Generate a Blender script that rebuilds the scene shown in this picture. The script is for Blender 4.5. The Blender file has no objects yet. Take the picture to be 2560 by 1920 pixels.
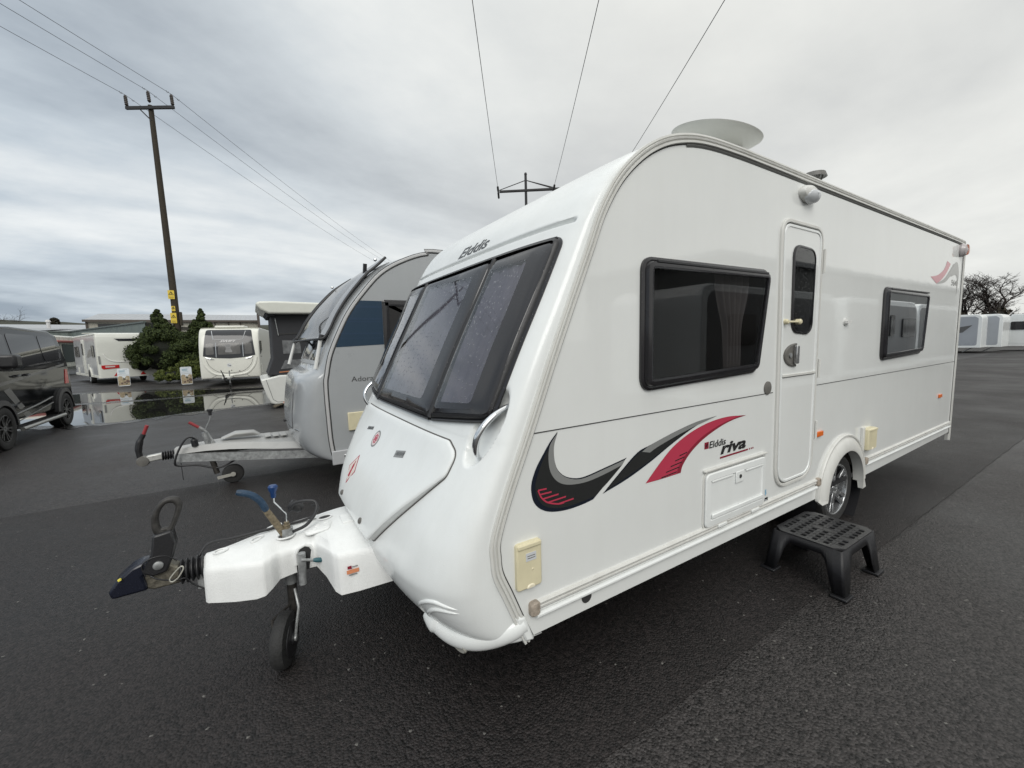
import bpy, bmesh, math, random
from mathutils import Vector, Matrix
from mathutils.geometry import tessellate_polygon
random.seed(7)
sc = bpy.context.scene
COL = sc.collection
PI = math.pi

# ------------------------------------------------------------------ camera
cam_d = bpy.data.cameras.new("camera"); cam = bpy.data.objects.new("camera", cam_d); COL.objects.link(cam)
CY, CPI, CRO = 1.01193502, 0.103489072, -0.0259727752
cy, sy, cp, sp = math.cos(CY), math.sin(CY), math.cos(CPI), math.sin(CPI)
_f = Vector((cy*cp, sy*cp, -sp)); _r = Vector((sy, -cy, 0)); _u = _r.cross(_f)
_r2 = math.cos(CRO)*_r + math.sin(CRO)*_u; _u2 = -math.sin(CRO)*_r + math.cos(CRO)*_u
M = Matrix((_r2, _u2, -_f)).transposed().to_4x4(); M.translation = Vector((-0.982475653, -1.41143871, 1.6620137))
cam.matrix_world = M
cam_d.sensor_width = 36; cam_d.lens = 36*1029.25/2560; cam_d.clip_start = .05; cam_d.clip_end = 3000
sc.camera = cam

# ------------------------------------------------------------------ world: overcast sky
SUN_EL, SUN_AZ = math.radians(42), math.radians(240)      # direction of the light: azimuth measured from +X
w = bpy.data.worlds.new("World"); sc.world = w; w.use_nodes = True
nt = w.node_tree; N = nt.nodes; L = nt.links; N.clear()
def nd(t, **k):
    n = N.new(t)
    for a, b in k.items(): setattr(n, a, b)
    return n
def math_(op, a, b=None, c=None):
    n = nd('ShaderNodeMath', operation=op)
    for i, s in enumerate((a, b, c)):
        if s is None: continue
        if isinstance(s, (int, float)): n.inputs[i].default_value = s
        else: L.new(s, n.inputs[i])
    return n.outputs[0]
out = nd('ShaderNodeOutputWorld'); bg = nd('ShaderNodeBackground'); bg.inputs[1].default_value = .1
sky = nd('ShaderNodeTexSky', sky_type='NISHITA', sun_disc=False, sun_elevation=SUN_EL, sun_rotation=math.radians(90)-SUN_AZ)
tc = nd('ShaderNodeTexCoord'); sep = nd('ShaderNodeSeparateXYZ'); L.new(tc.outputs['Generated'], sep.inputs[0])
zz = math_('MAXIMUM', sep.outputs[2], 0.0)
den = math_('ADD', zz, .16)
ux = math_('DIVIDE', sep.outputs[0], den); uy = math_('DIVIDE', sep.outputs[1], den)
cmb = nd('ShaderNodeCombineXYZ'); L.new(ux, cmb.inputs[0]); L.new(uy, cmb.inputs[1])
mp = nd('ShaderNodeMapping'); mp.inputs['Rotation'].default_value = (0, 0, math.radians(-35)); mp.inputs['Scale'].default_value = (.75, 1.0, 1); mp.inputs['Location'].default_value = (3.3, 1.7, 0)
L.new(cmb.outputs[0], mp.inputs[0])
n1 = nd('ShaderNodeTexNoise'); n1.inputs['Scale'].default_value = .62; n1.inputs['Detail'].default_value = 7; n1.inputs['Roughness'].default_value = .48; n1.inputs['Distortion'].default_value = .8
L.new(mp.outputs[0], n1.inputs['Vector'])
n2 = nd('ShaderNodeTexNoise'); n2.inputs['Scale'].default_value = 2.1; n2.inputs['Detail'].default_value = 6; n2.inputs['Roughness'].default_value = .6
L.new(mp.outputs[0], n2.inputs['Vector'])
cl = math_('ADD', math_('MULTIPLY', n1.outputs[0], .72), math_('MULTIPLY', n2.outputs[0], .28))
# how far toward the blue-grey west (left of the picture) a direction lies
lf = nd('ShaderNodeVectorMath', operation='DOT_PRODUCT'); L.new(tc.outputs['Generated'], lf.inputs[0]); lf.inputs[1].default_value = (-.80, .60, -.10)
west = nd('ShaderNodeMapRange', interpolation_type='SMOOTHSTEP'); L.new(lf.outputs['Value'], west.inputs[0])
west.inputs[1].default_value = -.35; west.inputs[2].default_value = .95; west.inputs[3].default_value = 0; west.inputs[4].default_value = 1
r1 = nd('ShaderNodeValToRGB'); L.new(cl, r1.inputs[0])
e = r1.color_ramp.elements; e[0].position = .38; e[0].color = (.29, .345, .41, 1); e[1].position = .63; e[1].color = (.80, .83, .84, 1)
x_ = r1.color_ramp.elements.new(.50); x_.color = (.51, .575, .635, 1)
r2 = nd('ShaderNodeValToRGB'); L.new(cl, r2.inputs[0])
e = r2.color_ramp.elements; e[0].position = .34; e[0].color = (.60, .61, .60, 1); e[1].position = .62; e[1].color = (.82, .825, .79, 1)
mx = nd('ShaderNodeMix', data_type='RGBA'); L.new(west.outputs[0], mx.inputs['Factor']); L.new(r2.outputs[0], mx.inputs[6]); L.new(r1.outputs[0], mx.inputs[7])
# overcast luminance grows toward the zenith
zb = nd('ShaderNodeMapRange', interpolation_type='SMOOTHSTEP'); L.new(sep.outputs[2], zb.inputs[0])
zb.inputs[1].default_value = .58; zb.inputs[2].default_value = 1; zb.inputs[3].default_value = 10.4; zb.inputs[4].default_value = 18
scl = nd('ShaderNodeVectorMath', operation='SCALE'); L.new(mx.outputs[2], scl.inputs[0]); L.new(zb.outputs[0], scl.inputs['Scale'])
add = nd('ShaderNodeMix', data_type='RGBA', blend_type='MIX'); add.inputs['Factor'].default_value = .04
L.new(scl.outputs[0], add.inputs[6]); L.new(sky.outputs[0], add.inputs[7])
L.new(add.outputs[2], bg.inputs[0]); L.new(bg.outputs[0], out.inputs[0])

sun_d = bpy.data.lights.new("sun", 'SUN'); sun = bpy.data.objects.new("sun", sun_d); COL.objects.link(sun)
sun_d.energy = 1.5; sun_d.angle = math.radians(35); sun_d.color = (1, .975, .93)
sd = Vector((math.cos(SUN_AZ)*math.cos(SUN_EL), math.sin(SUN_AZ)*math.cos(SUN_EL), math.sin(SUN_EL)))
sun.rotation_euler = sd.to_track_quat('Z', 'Y').to_euler(); sun.location = (0, 0, 30)
vs = sc.view_settings; vs.view_transform = 'Standard'; vs.look = 'None'; vs.exposure = .08; vs.gamma = 1
sc.render.resolution_x, sc.render.resolution_y = 1024, 768
sc.cycles.max_bounces = 8; sc.cycles.transparent_max_bounces = 12

# ------------------------------------------------------------------ materials
MATS = {}
def mat(name, color, rough=.5, metal=0., spec=.5, var=0., vscale=4., bump=0., bscale=60., coat=0., drops=0., dirt=0., dirtcol=(.25, .23, .2)):
    if name in MATS: return MATS[name]
    m = bpy.data.materials.new(name); m.use_nodes = True; t = m.node_tree; n = t.nodes; l = t.links
    b = n['Principled BSDF']; b.inputs['Roughness'].default_value = rough; b.inputs['Metallic'].default_value = metal
    b.inputs['Specular IOR Level'].default_value = spec; b.inputs['Coat Weight'].default_value = coat; b.inputs['Coat Roughness'].default_value = .05
    c = (*color, 1)
    b.inputs['Base Color'].default_value = c
    g = n.new('ShaderNodeNewGeometry'); last = None
    if var > 0:
        no = n.new('ShaderNodeTexNoise'); no.inputs['Scale'].default_value = vscale; no.inputs['Detail'].default_value = 6; no.inputs['Roughness'].default_value = .62
        l.new(g.outputs['Position'], no.inputs['Vector'])
        r = n.new('ShaderNodeValToRGB'); l.new(no.outputs[0], r.inputs[0]); r.color_ramp.elements[0].position = .3; r.color_ramp.elements[1].position = .7
        r.color_ramp.elements[0].color = (*[x*(1-var) for x in color], 1); r.color_ramp.elements[1].color = (*[min(1, x*(1+var)) for x in color], 1)
        last = r.outputs[0]
        mr = n.new('ShaderNodeMapRange'); l.new(no.outputs[0], mr.inputs[0]); mr.inputs[3].default_value = max(0, rough-.1); mr.inputs[4].default_value = min(1, rough+.1)
        l.new(mr.outputs[0], b.inputs['Roughness'])
        mr.inputs[3].default_value = rough*.7; mr.inputs[4].default_value = rough*1.3
    if dirt > 0:      # streaky grime running down
        mpn = n.new('ShaderNodeMapping'); mpn.inputs['Scale'].default_value = (9, 9, .9); l.new(g.outputs['Position'], mpn.inputs[0])
        no2 = n.new('ShaderNodeTexNoise'); no2.inputs['Scale'].default_value = 1.; no2.inputs['Detail'].default_value = 8; no2.inputs['Roughness'].default_value = .7; l.new(mpn.outputs[0], no2.inputs['Vector'])
        rr = n.new('ShaderNodeMapRange'); l.new(no2.outputs[0], rr.inputs[0]); rr.inputs[1].default_value = .45; rr.inputs[2].default_value = .8; rr.inputs[4].default_value = dirt
        mm = n.new('ShaderNodeMix'); mm.data_type = 'RGBA'; l.new(rr.outputs[0], mm.inputs['Factor']); mm.inputs[7].default_value = (*dirtcol, 1)
        if last: l.new(last, mm.inputs[6])
        else: mm.inputs[6].default_value = c
        last = mm.outputs[2]
    if last: l.new(last, b.inputs['Base Color'])
    prev = None
    if bump > 0:
        nb = n.new('ShaderNodeTexNoise'); nb.inputs['Scale'].default_value = bscale; nb.inputs['Detail'].default_value = 4; l.new(g.outputs['Position'], nb.inputs['Vector'])
        bu = n.new('ShaderNodeBump'); bu.inputs['Strength'].default_value = bump; bu.inputs['Distance'].default_value = .01; l.new(nb.outputs[0], bu.inputs['Height'])
        l.new(bu.outputs[0], b.inputs['Normal']); prev = bu
    if drops > 0:
        d = drop_nodes(t, g, drops)
        if prev: l.new(prev.outputs[0], d.inputs['Normal'])
        l.new(d.outputs[0], b.inputs['Normal'])
    MATS[name] = m
    return m
def drop_nodes(t, g, strength, scale=95.):
    n = t.nodes; l = t.links
    nz = n.new('ShaderNodeTexNoise'); nz.inputs['Scale'].default_value = 14; l.new(g.outputs['Position'], nz.inputs['Vector'])
    vo = n.new('ShaderNodeTexVoronoi'); vo.inputs['Scale'].default_value = scale; l.new(g.outputs['Position'], vo.inputs['Vector'])
    # only some cells hold a drop
    sepc = n.new('ShaderNodeSeparateColor'); l.new(vo.outputs['Color'], sepc.inputs[0])
    gt = n.new('ShaderNodeMath'); gt.operation = 'GREATER_THAN'; l.new(sepc.outputs[0], gt.inputs[0]); gt.inputs[1].default_value = .72
    ds = n.new('ShaderNodeMapRange'); l.new(vo.outputs['Distance'], ds.inputs[0]); ds.inputs[1].default_value = .0; ds.inputs[2].default_value = .33; ds.inputs[3].default_value = 1; ds.inputs[4].default_value = 0
    mu = n.new('ShaderNodeMath'); mu.operation = 'MULTIPLY'; l.new(gt.outputs[0], mu.inputs[0]); l.new(ds.outputs[0], mu.inputs[1])
    b = n.new('ShaderNodeBump'); b.inputs['Strength'].default_value = strength; b.inputs['Distance'].default_value = .003; l.new(mu.outputs[0], b.inputs['Height'])
    return b
def glass(name, tint, refl=1., rough=.02, drops=.0, scale=95.):
    if name in MATS: return MATS[name]
    m = bpy.data.materials.new(name); m.use_nodes = True; t = m.node_tree; n = t.nodes; l = t.links; n.clear()
    o = n.new('ShaderNodeOutputMaterial'); tr = n.new('ShaderNodeBsdfTransparent'); tr.inputs[0].default_value = (*tint, 1)
    gl = n.new('ShaderNodeBsdfGlossy'); gl.inputs['Roughness'].default_value = rough; gl.inputs[0].default_value = (1, 1, 1, 1)
    fr = n.new('ShaderNodeFresnel'); fr.inputs[0].default_value = 1.5
    mu = n.new('ShaderNodeMath'); mu.operation = 'MULTIPLY'; mu.inputs[1].default_value = refl; l.new(fr.outputs[0], mu.inputs[0]); mu.use_clamp = True
    mi = n.new('ShaderNodeMixShader'); l.new(mu.outputs[0], mi.inputs[0]); l.new(tr.outputs[0], mi.inputs[1]); l.new(gl.outputs[0], mi.inputs[2])
    if drops > 0:
        g = n.new('ShaderNodeNewGeometry'); d = drop_nodes(t, g, drops, scale); l.new(d.outputs[0], gl.inputs['Normal']); l.new(d.outputs[0], fr.inputs['Normal'])
    l.new(mi.outputs[0], o.inputs[0]); MATS[name] = m
    return m

WHITE = mat('white_gelcoat', (.79, .81, .80), .20, spec=.5, var=.03, vscale=3, drops=.14, dirt=.10, dirtcol=(.42, .42, .37))
PANEL = mat('white_side_sheet', (.75, .765, .75), .05, spec=.6, var=.02, vscale=2.2, dirt=.05, dirtcol=(.45, .43, .38), drops=.02, bump=.10, bscale=2.6)
TRIM = mat('trim_plastic', (.66, .66, .63), .35, dirt=.3, dirtcol=(.3, .28, .24))
RUBBER = mat('black_rubber', (.02, .02, .022), .45, bump=.1)
FRAME = mat('window_frame_black', (.016, .015, .017), .14, spec=.6, drops=.4)
DARKGAP = mat('dark_gap', (.03, .03, .03), .7)
COVERP = mat('textured_white_plastic', (.80, .81, .80), .42, var=.04, vscale=5, bump=.25, bscale=220, dirt=.08)
IVORY = mat('aged_ivory_plastic', (.70, .64, .44), .4, var=.05, vscale=12, dirt=.15)
ALU = mat('bare_aluminium', (.55, .55, .54), .35, metal=.9, var=.1, vscale=20)
CHROME = mat('chrome', (.75, .76, .77), .07, metal=1.)
STEEL = mat('galvanised_steel', (.36, .37, .37), .45, metal=.55, var=.35, vscale=22, bump=.1)
RUST = mat('weathered_steel', (.20, .165, .11), .6, metal=.3, var=.5, vscale=60, bump=.3)
BLACKP = mat('black_plastic', (.018, .018, .02), .38, bump=.15, bscale=150)
GREYP = mat('grey_plastic', (.13, .125, .115), .5, var=.2, vscale=20)
NAVY = mat('navy_plastic', (.008, .010, .020), .25, drops=.3)
BLUEG = mat('blue_grip', (.018, .045, .085), .5, var=.3, vscale=30, bump=.3, bscale=120)
TEAL = mat('teal_grip', (.03, .10, .12), .45)
TYRE = mat('tyre_rubber', (.022, .022, .022), .75, var=.3, vscale=30, bump=.4, bscale=90)
ALLOY = mat('alloy_wheel', (.50, .51, .52), .22, metal=.85, var=.08, vscale=30)
DECK = mat('decal_black', (.022, .023, .023), .22, spec=.45)
DECN = mat('decal_navy', (.008, .012, .022), .22)
DECG = mat('decal_grey', (.23, .235, .23), .25)
DECR = mat('decal_red', (.48, .045, .085), .25)
DECD = mat('decal_dark_red', (.25, .02, .04), .25)
DECP = mat('decal_pale', (.60, .62, .64), .25)
ORANGE = mat('orange_lens', (.75, .16, .02), .15)
REDL = mat('red_lens', (.5, .02, .02), .15)
SIDEGLASS = glass('tinted_side_glass', (.46, .45, .47), .8, .015, .0)
FRONTGLASS = glass('tinted_front_glass', (.86, .85, .88), 1.3, .03, .8, 75.)
CURT = mat('cream_curtain', (.40, .385, .35), .9)
BLIND = mat('grey_blind', (.21, .20, .235), .8, var=.25, vscale=5)
INNER = mat('interior_board', (.30, .27, .22), .7)
CLEAR = glass('clear_acrylic', (.80, .82, .84), 1.3, .02, .2)

# ------------------------------------------------------------------ mesh helpers
ROOT = {}
def thing(name, label, cat, loc=(0, 0, 0), rz=0., group=None, kind=None):
    o = bpy.data.objects.new(name, None); COL.objects.link(o); o.empty_display_size = .2
    o.location = loc; o.rotation_euler = (0, 0, rz); o['label'] = label; o['category'] = cat
    if group: o['group'] = group
    if kind: o['kind'] = kind
    ROOT[o.name] = Vector(loc) if rz == 0 else Vector((0, 0, 0))    # unrotated things are modelled in world metres, turned ones in their own frame
    return o
def tag(o, label, cat, group=None, kind=None):
    o['label'] = label; o['category'] = cat
    if group: o['group'] = group
    if kind: o['kind'] = kind
    return o
class MB:
    def __init__(s): s.v = []; s.f = []; s.m = []
    def add(s, vs, fs, mi=0):
        k = len(s.v); s.v += [tuple(p) for p in vs]; s.f += [[i+k for i in f] for f in fs]; s.m += [mi]*len(fs); return s
    def box(s, x0, x1, y0, y1, z0, z1, mi=0):
        return s.add([(x0, y0, z0), (x1, y0, z0), (x1, y1, z0), (x0, y1, z0), (x0, y0, z1), (x1, y0, z1), (x1, y1, z1), (x0, y1, z1)],
                     [(0, 3, 2, 1), (4, 5, 6, 7), (0, 1, 5, 4), (1, 2, 6, 5), (2, 3, 7, 6), (3, 0, 4, 7)], mi)
    def hexa(s, a, b, mi=0):      # two quads, bottom and top
        return s.add(list(a)+list(b), [(3, 2, 1, 0), (4, 5, 6, 7), (0, 1, 5, 4), (1, 2, 6, 5), (2, 3, 7, 6), (3, 0, 4, 7)], mi)
    def bar(s, a, b, wd, h, up=(0, 0, 1), mi=0, wd2=None, h2=None):
        a = Vector(a); b = Vector(b); d = (b-a).normalized(); u = Vector(up); r = d.cross(u)
        if r.length < 1e-4: r = d.cross(Vector((1, 0, 0)))
        r.normalize(); u = r.cross(d); q = []
        for p, ww, hh in ((a, wd, h), (b, wd2 or wd, h2 or h)):
            q.append([p-r*ww/2-u*hh/2, p+r*ww/2-u*hh/2, p+r*ww/2+u*hh/2, p-r*ww/2+u*hh/2])
        return s.hexa(q[0], q[1], mi)
    def tube(s, path, r, seg=10, closed=False, caps=True, mi=0, flat=1.):
        P = [Vector(p) for p in path]; n = len(P); rs = r if isinstance(r, (list, tuple)) else [r]*n
        T = []
        for i in range(n):
            a = P[i-1] if (i > 0 or closed) else P[0]; b = P[(i+1) % n] if (i < n-1 or closed) else P[-1]
            T.append((b-a).normalized())
        ref = Vector((0, 0, 1)) if abs(T[0].z) < .9 else Vector((1, 0, 0))
        nn = (ref-T[0]*ref.dot(T[0])).normalized(); vs = []; 
        for i in range(n):
            nn = (nn-T[i]*nn.dot(T[i])).normalized(); bb = T[i].cross(nn)
            for k in range(seg):
                a = 2*PI*k/seg; vs.append(P[i]+(nn*math.cos(a)*flat+bb*math.sin(a))*rs[i])
        fs = []
        for i in range(n if closed else n-1):
            j = (i+1) % n
            for k in range(seg): fs.append((i*seg+k, i*seg+(k+1) % seg, j*seg+(k+1) % seg, j*seg+k))
        if caps and not closed: fs.append(tuple(range(seg))[::-1]); fs.append(tuple((n-1)*seg+k for k in range(seg)))
        return s.add(vs, fs, mi)
    def lathe(s, prof, o, ax=(0, 0, 1), seg=32, mi=0, closed=False, caps=True):
        o = Vector(o); a = Vector(ax).normalized(); ref = Vector((0, 0, 1)) if abs(a.z) < .9 else Vector((1, 0, 0))
        x = (ref-a*ref.dot(a)).normalized(); y = a.cross(x); vs = []
        for (r, h) in prof:
            for k in range(seg):
                t = 2*PI*k/seg; vs.append(o+a*h+(x*math.cos(t)+y*math.sin(t))*r)
        n = len(prof); fs = []
        for i in range(n if closed else n-1):
            j = (i+1) % n
            for k in range(seg): fs.append((i*seg+k, j*seg+k, j*seg+(k+1) % seg, i*seg+(k+1) % seg))
        if not closed and caps:
            if prof[0][0] > 1e-5: fs.append(tuple(range(seg)))
            if prof[-1][0] > 1e-5: fs.append(tuple((n-1)*seg+k for k in range(seg))[::-1])
        return s.add(vs, fs, mi)
    def loft(s, loops, fn, cap=True, base=False, mi=0, closed=True):     # loops: [(outline2d, w)]
        n = len(loops[0][0]); vs = []
        for lo, wv in loops: vs += [fn(p[0], p[1], wv) for p in lo]
        fs = []
        for i in range(len(loops)-1):
            for k in range(n if closed else n-1): fs.append((i*n+k, i*n+(k+1) % n, (i+1)*n+(k+1) % n, (i+1)*n+k))
        if cap: fs.append(tuple((len(loops)-1)*n+k for k in range(n)))
        if base: fs.append(tuple(range(n))[::-1])
        return s.add(vs, fs, mi)
    def patch(s, outl, fn, wv=.004, w0=0., rings=6, mi=0, c=None, skirt=True):   # star-shaped outline laid on a curved surface
        n = len(outl); cx = c[0] if c else sum(p[0] for p in outl)/n; cz = c[1] if c else sum(p[1] for p in outl)/n
        vs = []; fs = []
        if skirt: vs += [fn(p[0], p[1], w0) for p in outl]
        for r in range(rings):
            k = 1-r/rings
            vs += [fn(cx+(p[0]-cx)*k, cz+(p[1]-cz)*k, wv) for p in outl]
        R = rings+(1 if skirt else 0)
        for i in range(R-1):
            for k in range(n): fs.append((i*n+k, i*n+(k+1) % n, (i+1)*n+(k+1) % n, (i+1)*n+k))
        vs.append(fn(cx, cz, wv)); q = len(vs)-1
        for k in range(n): fs.append(((R-1)*n+k, (R-1)*n+(k+1) % n, q))
        return s.add(vs, fs, mi)
    def build(s, name, m, parent=None, smooth=True, ang=35, bevel=0., label=None, seg=2, recalc=True, solid=0.):
        me = bpy.data.meshes.new(name)
        top = parent
        while top is not None and top.parent is not None: top = top.parent
        off = ROOT.get(top.name, Vector((0, 0, 0))) if top is not None else Vector((0, 0, 0))
        me.from_pydata([(p[0]-off.x, p[1]-off.y, p[2]-off.z) for p in s.v], [], s.f)
        ms = m if isinstance(m, (list, tuple)) else [m]
        for q in ms: me.materials.append(q)
        if len(ms) > 1: me.polygons.foreach_set('material_index', s.m)
        if recalc:
            bm = bmesh.new(); bm.from_mesh(me); bmesh.ops.remove_doubles(bm, verts=bm.verts, dist=1e-5); bmesh.ops.recalc_face_normals(bm, faces=bm.faces); bm.to_mesh(me); bm.free()
        if smooth:
            me.polygons.foreach_set('use_smooth', [True]*len(me.polygons)); me.set_sharp_from_angle(angle=math.radians(ang))
        me.update()
        o = bpy.data.objects.new(name, me); COL.objects.link(o)
        if parent is not None: o.parent = parent
        if label: o['label'] = label
        if solid: q = o.modifiers.new('thickness', 'SOLIDIFY'); q.thickness = solid; q.offset = -1
        if bevel:
            b = o.modifiers.new('bevel', 'BEVEL'); b.width = bevel; b.segments = seg; b.limit_method = 'ANGLE'; b.angle_limit = math.radians(35); b.harden_normals = False
        return o
def rpoly(c, r, n=6):          # rounded polygon from corners, radius one value or a list
    out_ = []; k = len(c); rs = r if isinstance(r, (list, tuple)) else [r]*k
    for i in range(k):
        p = Vector(c[i]); a = Vector(c[i-1])-p; b = Vector(c[(i+1) % k])-p
        ra = min(rs[i], a.length*.49, b.length*.49); 
        if ra < 1e-5: out_.append(tuple(p)); continue
        ang = a.angle(b); d = min(ra/math.tan(ang/2), a.length*.49, b.length*.49); a.normalize(); b.normalize()
        p0 = p+a*d; p2 = p+b*d
        for j in range(n+1):
            t = j/n; out_.append(tuple((1-t)**2*p0+2*t*(1-t)*(p*.86+(p0+p2)*.07)+t*t*p2))
    return out_
def inset(pts, d):             # shrink a convex-ish outline by d
    n = len(pts); area = sum(pts[i][0]*pts[(i+1) % n][1]-pts[(i+1) % n][0]*pts[i][1] for i in range(n)); sgn = 1 if area > 0 else -1
    o = []
    for i in range(n):
        a = Vector(pts[i-1]); b = Vector(pts[(i+1) % n]); t = (b-a); 
        if t.length < 1e-9: o.append(tuple(pts[i])); continue
        t.normalize(); o.append((pts[i][0]-t.y*sgn*d, pts[i][1]+t.x*sgn*d))
    return o
def dense(pts, step=.05, closed=True):
    o = []
    n = len(pts)
    for i in range(n if closed else n-1):
        a = Vector(pts[i]); b = Vector(pts[(i+1) % n]); k = max(1, int((b-a).length/step))
        for j in range(k): o.append(tuple(a.lerp(b, j/k)))
    if not closed: o.append(tuple(pts[-1]))
    return o
def spline(pts, n=8, closed=False):
    P = [Vector(p) for p in pts]; k = len(P); o = []
    for i in range(k if closed else k-1):
        if closed: p0, p1, p2, p3 = P[i-1], P[i], P[(i+1) % k], P[(i+2) % k]
        else: p1, p2 = P[i], P[i+1]; p0 = P[i-1] if i > 0 else p1*2-p2; p3 = P[i+2] if i+2 < k else p2*2-p1
        for j in range(n):
            t = j/n; o.append(tuple(.5*((2*p1)+(p2-p0)*t+(2*p0-5*p1+4*p2-p3)*t*t+(3*p1-p0-3*p2+p3)*t**3)))
    if not closed: o.append(tuple(P[-1]))
    return o
def side(u, v, wv): return (u, -wv, v)          # the door side of the large caravan: plane y = 0, outward is -y
def text(s, box, m, fn, parent, name='lettering', shear=0., bold=0., wv=.003, slant=0., label=None):
    # box (u0, v0, u1, v1); slant lifts the baseline along u
    cu = bpy.data.curves.new('t', 'FONT'); cu.body = s; cu.shear = shear; cu.offset = bold; cu.resolution_u = 3
    ob = bpy.data.objects.new('t', cu); COL.objects.link(ob); bpy.context.view_layer.update()
    me = bpy.data.meshes.new_from_object(ob); bpy.data.objects.remove(ob); 
    xs = [v.co.x for v in me.vertices]; ys = [v.co.y for v in me.vertices]; x0, x1, y0, y1 = min(xs), max(xs), min(ys), max(ys)
    mb = MB(); vs = []
    for v in me.vertices:
        a = (v.co.x-x0)/(x1-x0); b = (v.co.y-y0)/(y1-y0); vs.append(fn(box[0]+a*(box[2]-box[0]), box[1]+b*(box[3]-box[1])+a*slant, wv))
    mb.add(vs, [tuple(p.vertices) for p in me.polygons]); bpy.data.meshes.remove(me)
    return mb.build(name, m, parent, smooth=False, label=label, recalc=False)
def flatpoly(outl, fn, wv, m, name, parent, mb=None, mi=0):   # flat mark, any simple outline
    own = mb is None; mb = mb or MB()
    tr_ = tessellate_polygon([[Vector((p[0], p[1], 0)) for p in outl]])
    mb.add([fn(p[0], p[1], wv) for p in outl], [tuple(t) for t in tr_], mi)
    if own: return mb.build(name, m, parent, smooth=False, recalc=False)

# ------------------------------------------------------------------ ground
def tarmac(name, lo, hi, scale, rough, bump, wet):
    m = bpy.data.materials.new(name); m.use_nodes = True; t = m.node_tree; n = t.nodes; l = t.links; b = n['Principled BSDF']
    g = n.new('ShaderNodeNewGeometry')
    v = n.new('ShaderNodeTexVoronoi'); v.inputs['Scale'].default_value = scale; v.inputs['Randomness'].default_value = 1; l.new(g.outputs['Position'], v.inputs['Vector'])
    sc_ = n.new('ShaderNodeSeparateColor'); l.new(v.outputs['Color'], sc_.inputs[0])
    big = n.new('ShaderNodeTexNoise'); big.inputs['Scale'].default_value = .55; big.inputs['Detail'].default_value = 8; big.inputs['Roughness'].default_value = .6; l.new(g.outputs['Position'], big.inputs['Vector'])
    med = n.new('ShaderNodeTexNoise'); med.inputs['Scale'].default_value = scale*.32; med.inputs['Detail'].default_value = 5; med.inputs['Roughness'].default_value = .7; l.new(g.outputs['Position'], med.inputs['Vector'])
    a = n.new('ShaderNodeMath'); a.operation = 'MULTIPLY_ADD'; l.new(sc_.outputs[0], a.inputs[0]); a.inputs[1].default_value = .55; l.new(med.outputs[0], a.inputs[2])
    a2 = n.new('ShaderNodeMath'); a2.operation = 'MULTIPLY_ADD'; l.new(big.outputs[0], a2.inputs[0]); a2.inputs[1].default_value = .5; l.new(a.outputs[0], a2.inputs[2])
    r = n.new('ShaderNodeValToRGB'); l.new(a2.outputs[0], r.inputs[0]); r.color_ramp.elements[0].position = .55; r.color_ramp.elements[1].position = 1.35 if False else 1.0
    r.color_ramp.elements[0].color = (*lo, 1); r.color_ramp.elements[1].color = (*hi, 1)
    dv = n.new('ShaderNodeMath'); dv.operation = 'MULTIPLY'; l.new(a2.outputs[0], dv.inputs[0]); dv.inputs[1].default_value = .72; l.new(dv.outputs[0], r.inputs[0])
    gt = n.new('ShaderNodeMath'); gt.operation = 'GREATER_THAN'; l.new(sc_.outputs[1], gt.inputs[0]); gt.inputs[1].default_value = .9985
    sp_ = n.new('ShaderNodeMix'); sp_.data_type = 'RGBA'; l.new(gt.outputs[0], sp_.inputs['Factor']); l.new(r.outputs[0], sp_.inputs[6]); sp_.inputs[7].default_value = (.13, .125, .115, 1)
    l.new(sp_.outputs[2], b.inputs['Base Color'])
    mr = n.new('ShaderNodeMapRange'); l.new(big.outputs[0], mr.inputs[0]); mr.inputs[1].default_value = .35; mr.inputs[2].default_value = .65; mr.inputs[3].default_value = rough-wet; mr.inputs[4].default_value = rough+.12
    l.new(mr.outputs[0], b.inputs['Roughness']); b.inputs['Specular IOR Level'].default_value = .45
    h = n.new('ShaderNodeMath'); h.operation = 'MULTIPLY_ADD'; l.new(v.outputs['Distance'], h.inputs[0]); h.inputs[1].default_value = -.8; l.new(med.outputs[0], h.inputs[2])
    bu = n.new('ShaderNodeBump'); bu.inputs['Strength'].default_value = bump; bu.inputs['Distance'].default_value = .008; l.new(h.outputs[0], bu.inputs['Height'])
    l.new(bu.outputs[0], b.inputs['Normal'])
    return m
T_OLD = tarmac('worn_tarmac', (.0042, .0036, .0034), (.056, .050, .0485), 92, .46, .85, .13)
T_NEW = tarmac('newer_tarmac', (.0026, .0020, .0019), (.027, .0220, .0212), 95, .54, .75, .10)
g = MB(); g.add([(-900, -900, 0), (900, -900, 0), (900, 900, 0), (-900, 900, 0)], [(0, 1, 2, 3)])
o = g.build('ground', T_OLD, smooth=False); tag(o, 'wet worn tarmac yard with coarse stones showing', 'ground', kind='structure')
rnd = random.Random(3)
def wob(y, x0, x1, st, amp):
    o = []; x = x0
    while (x < x1 if st > 0 else x > x1): o.append((x, y+rnd.uniform(-amp, amp), .004)); x += st
    o.append((x1, y, .004)); return o
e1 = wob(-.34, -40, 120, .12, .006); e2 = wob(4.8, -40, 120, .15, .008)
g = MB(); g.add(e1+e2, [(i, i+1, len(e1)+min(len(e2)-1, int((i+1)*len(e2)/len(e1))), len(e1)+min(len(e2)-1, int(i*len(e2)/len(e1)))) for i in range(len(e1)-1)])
o = g.build('tarmac_strip', T_NEW, smooth=False); tag(o, 'smoother darker strip of newer tarmac under the two nearest caravans', 'tarmac', kind='structure')
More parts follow.
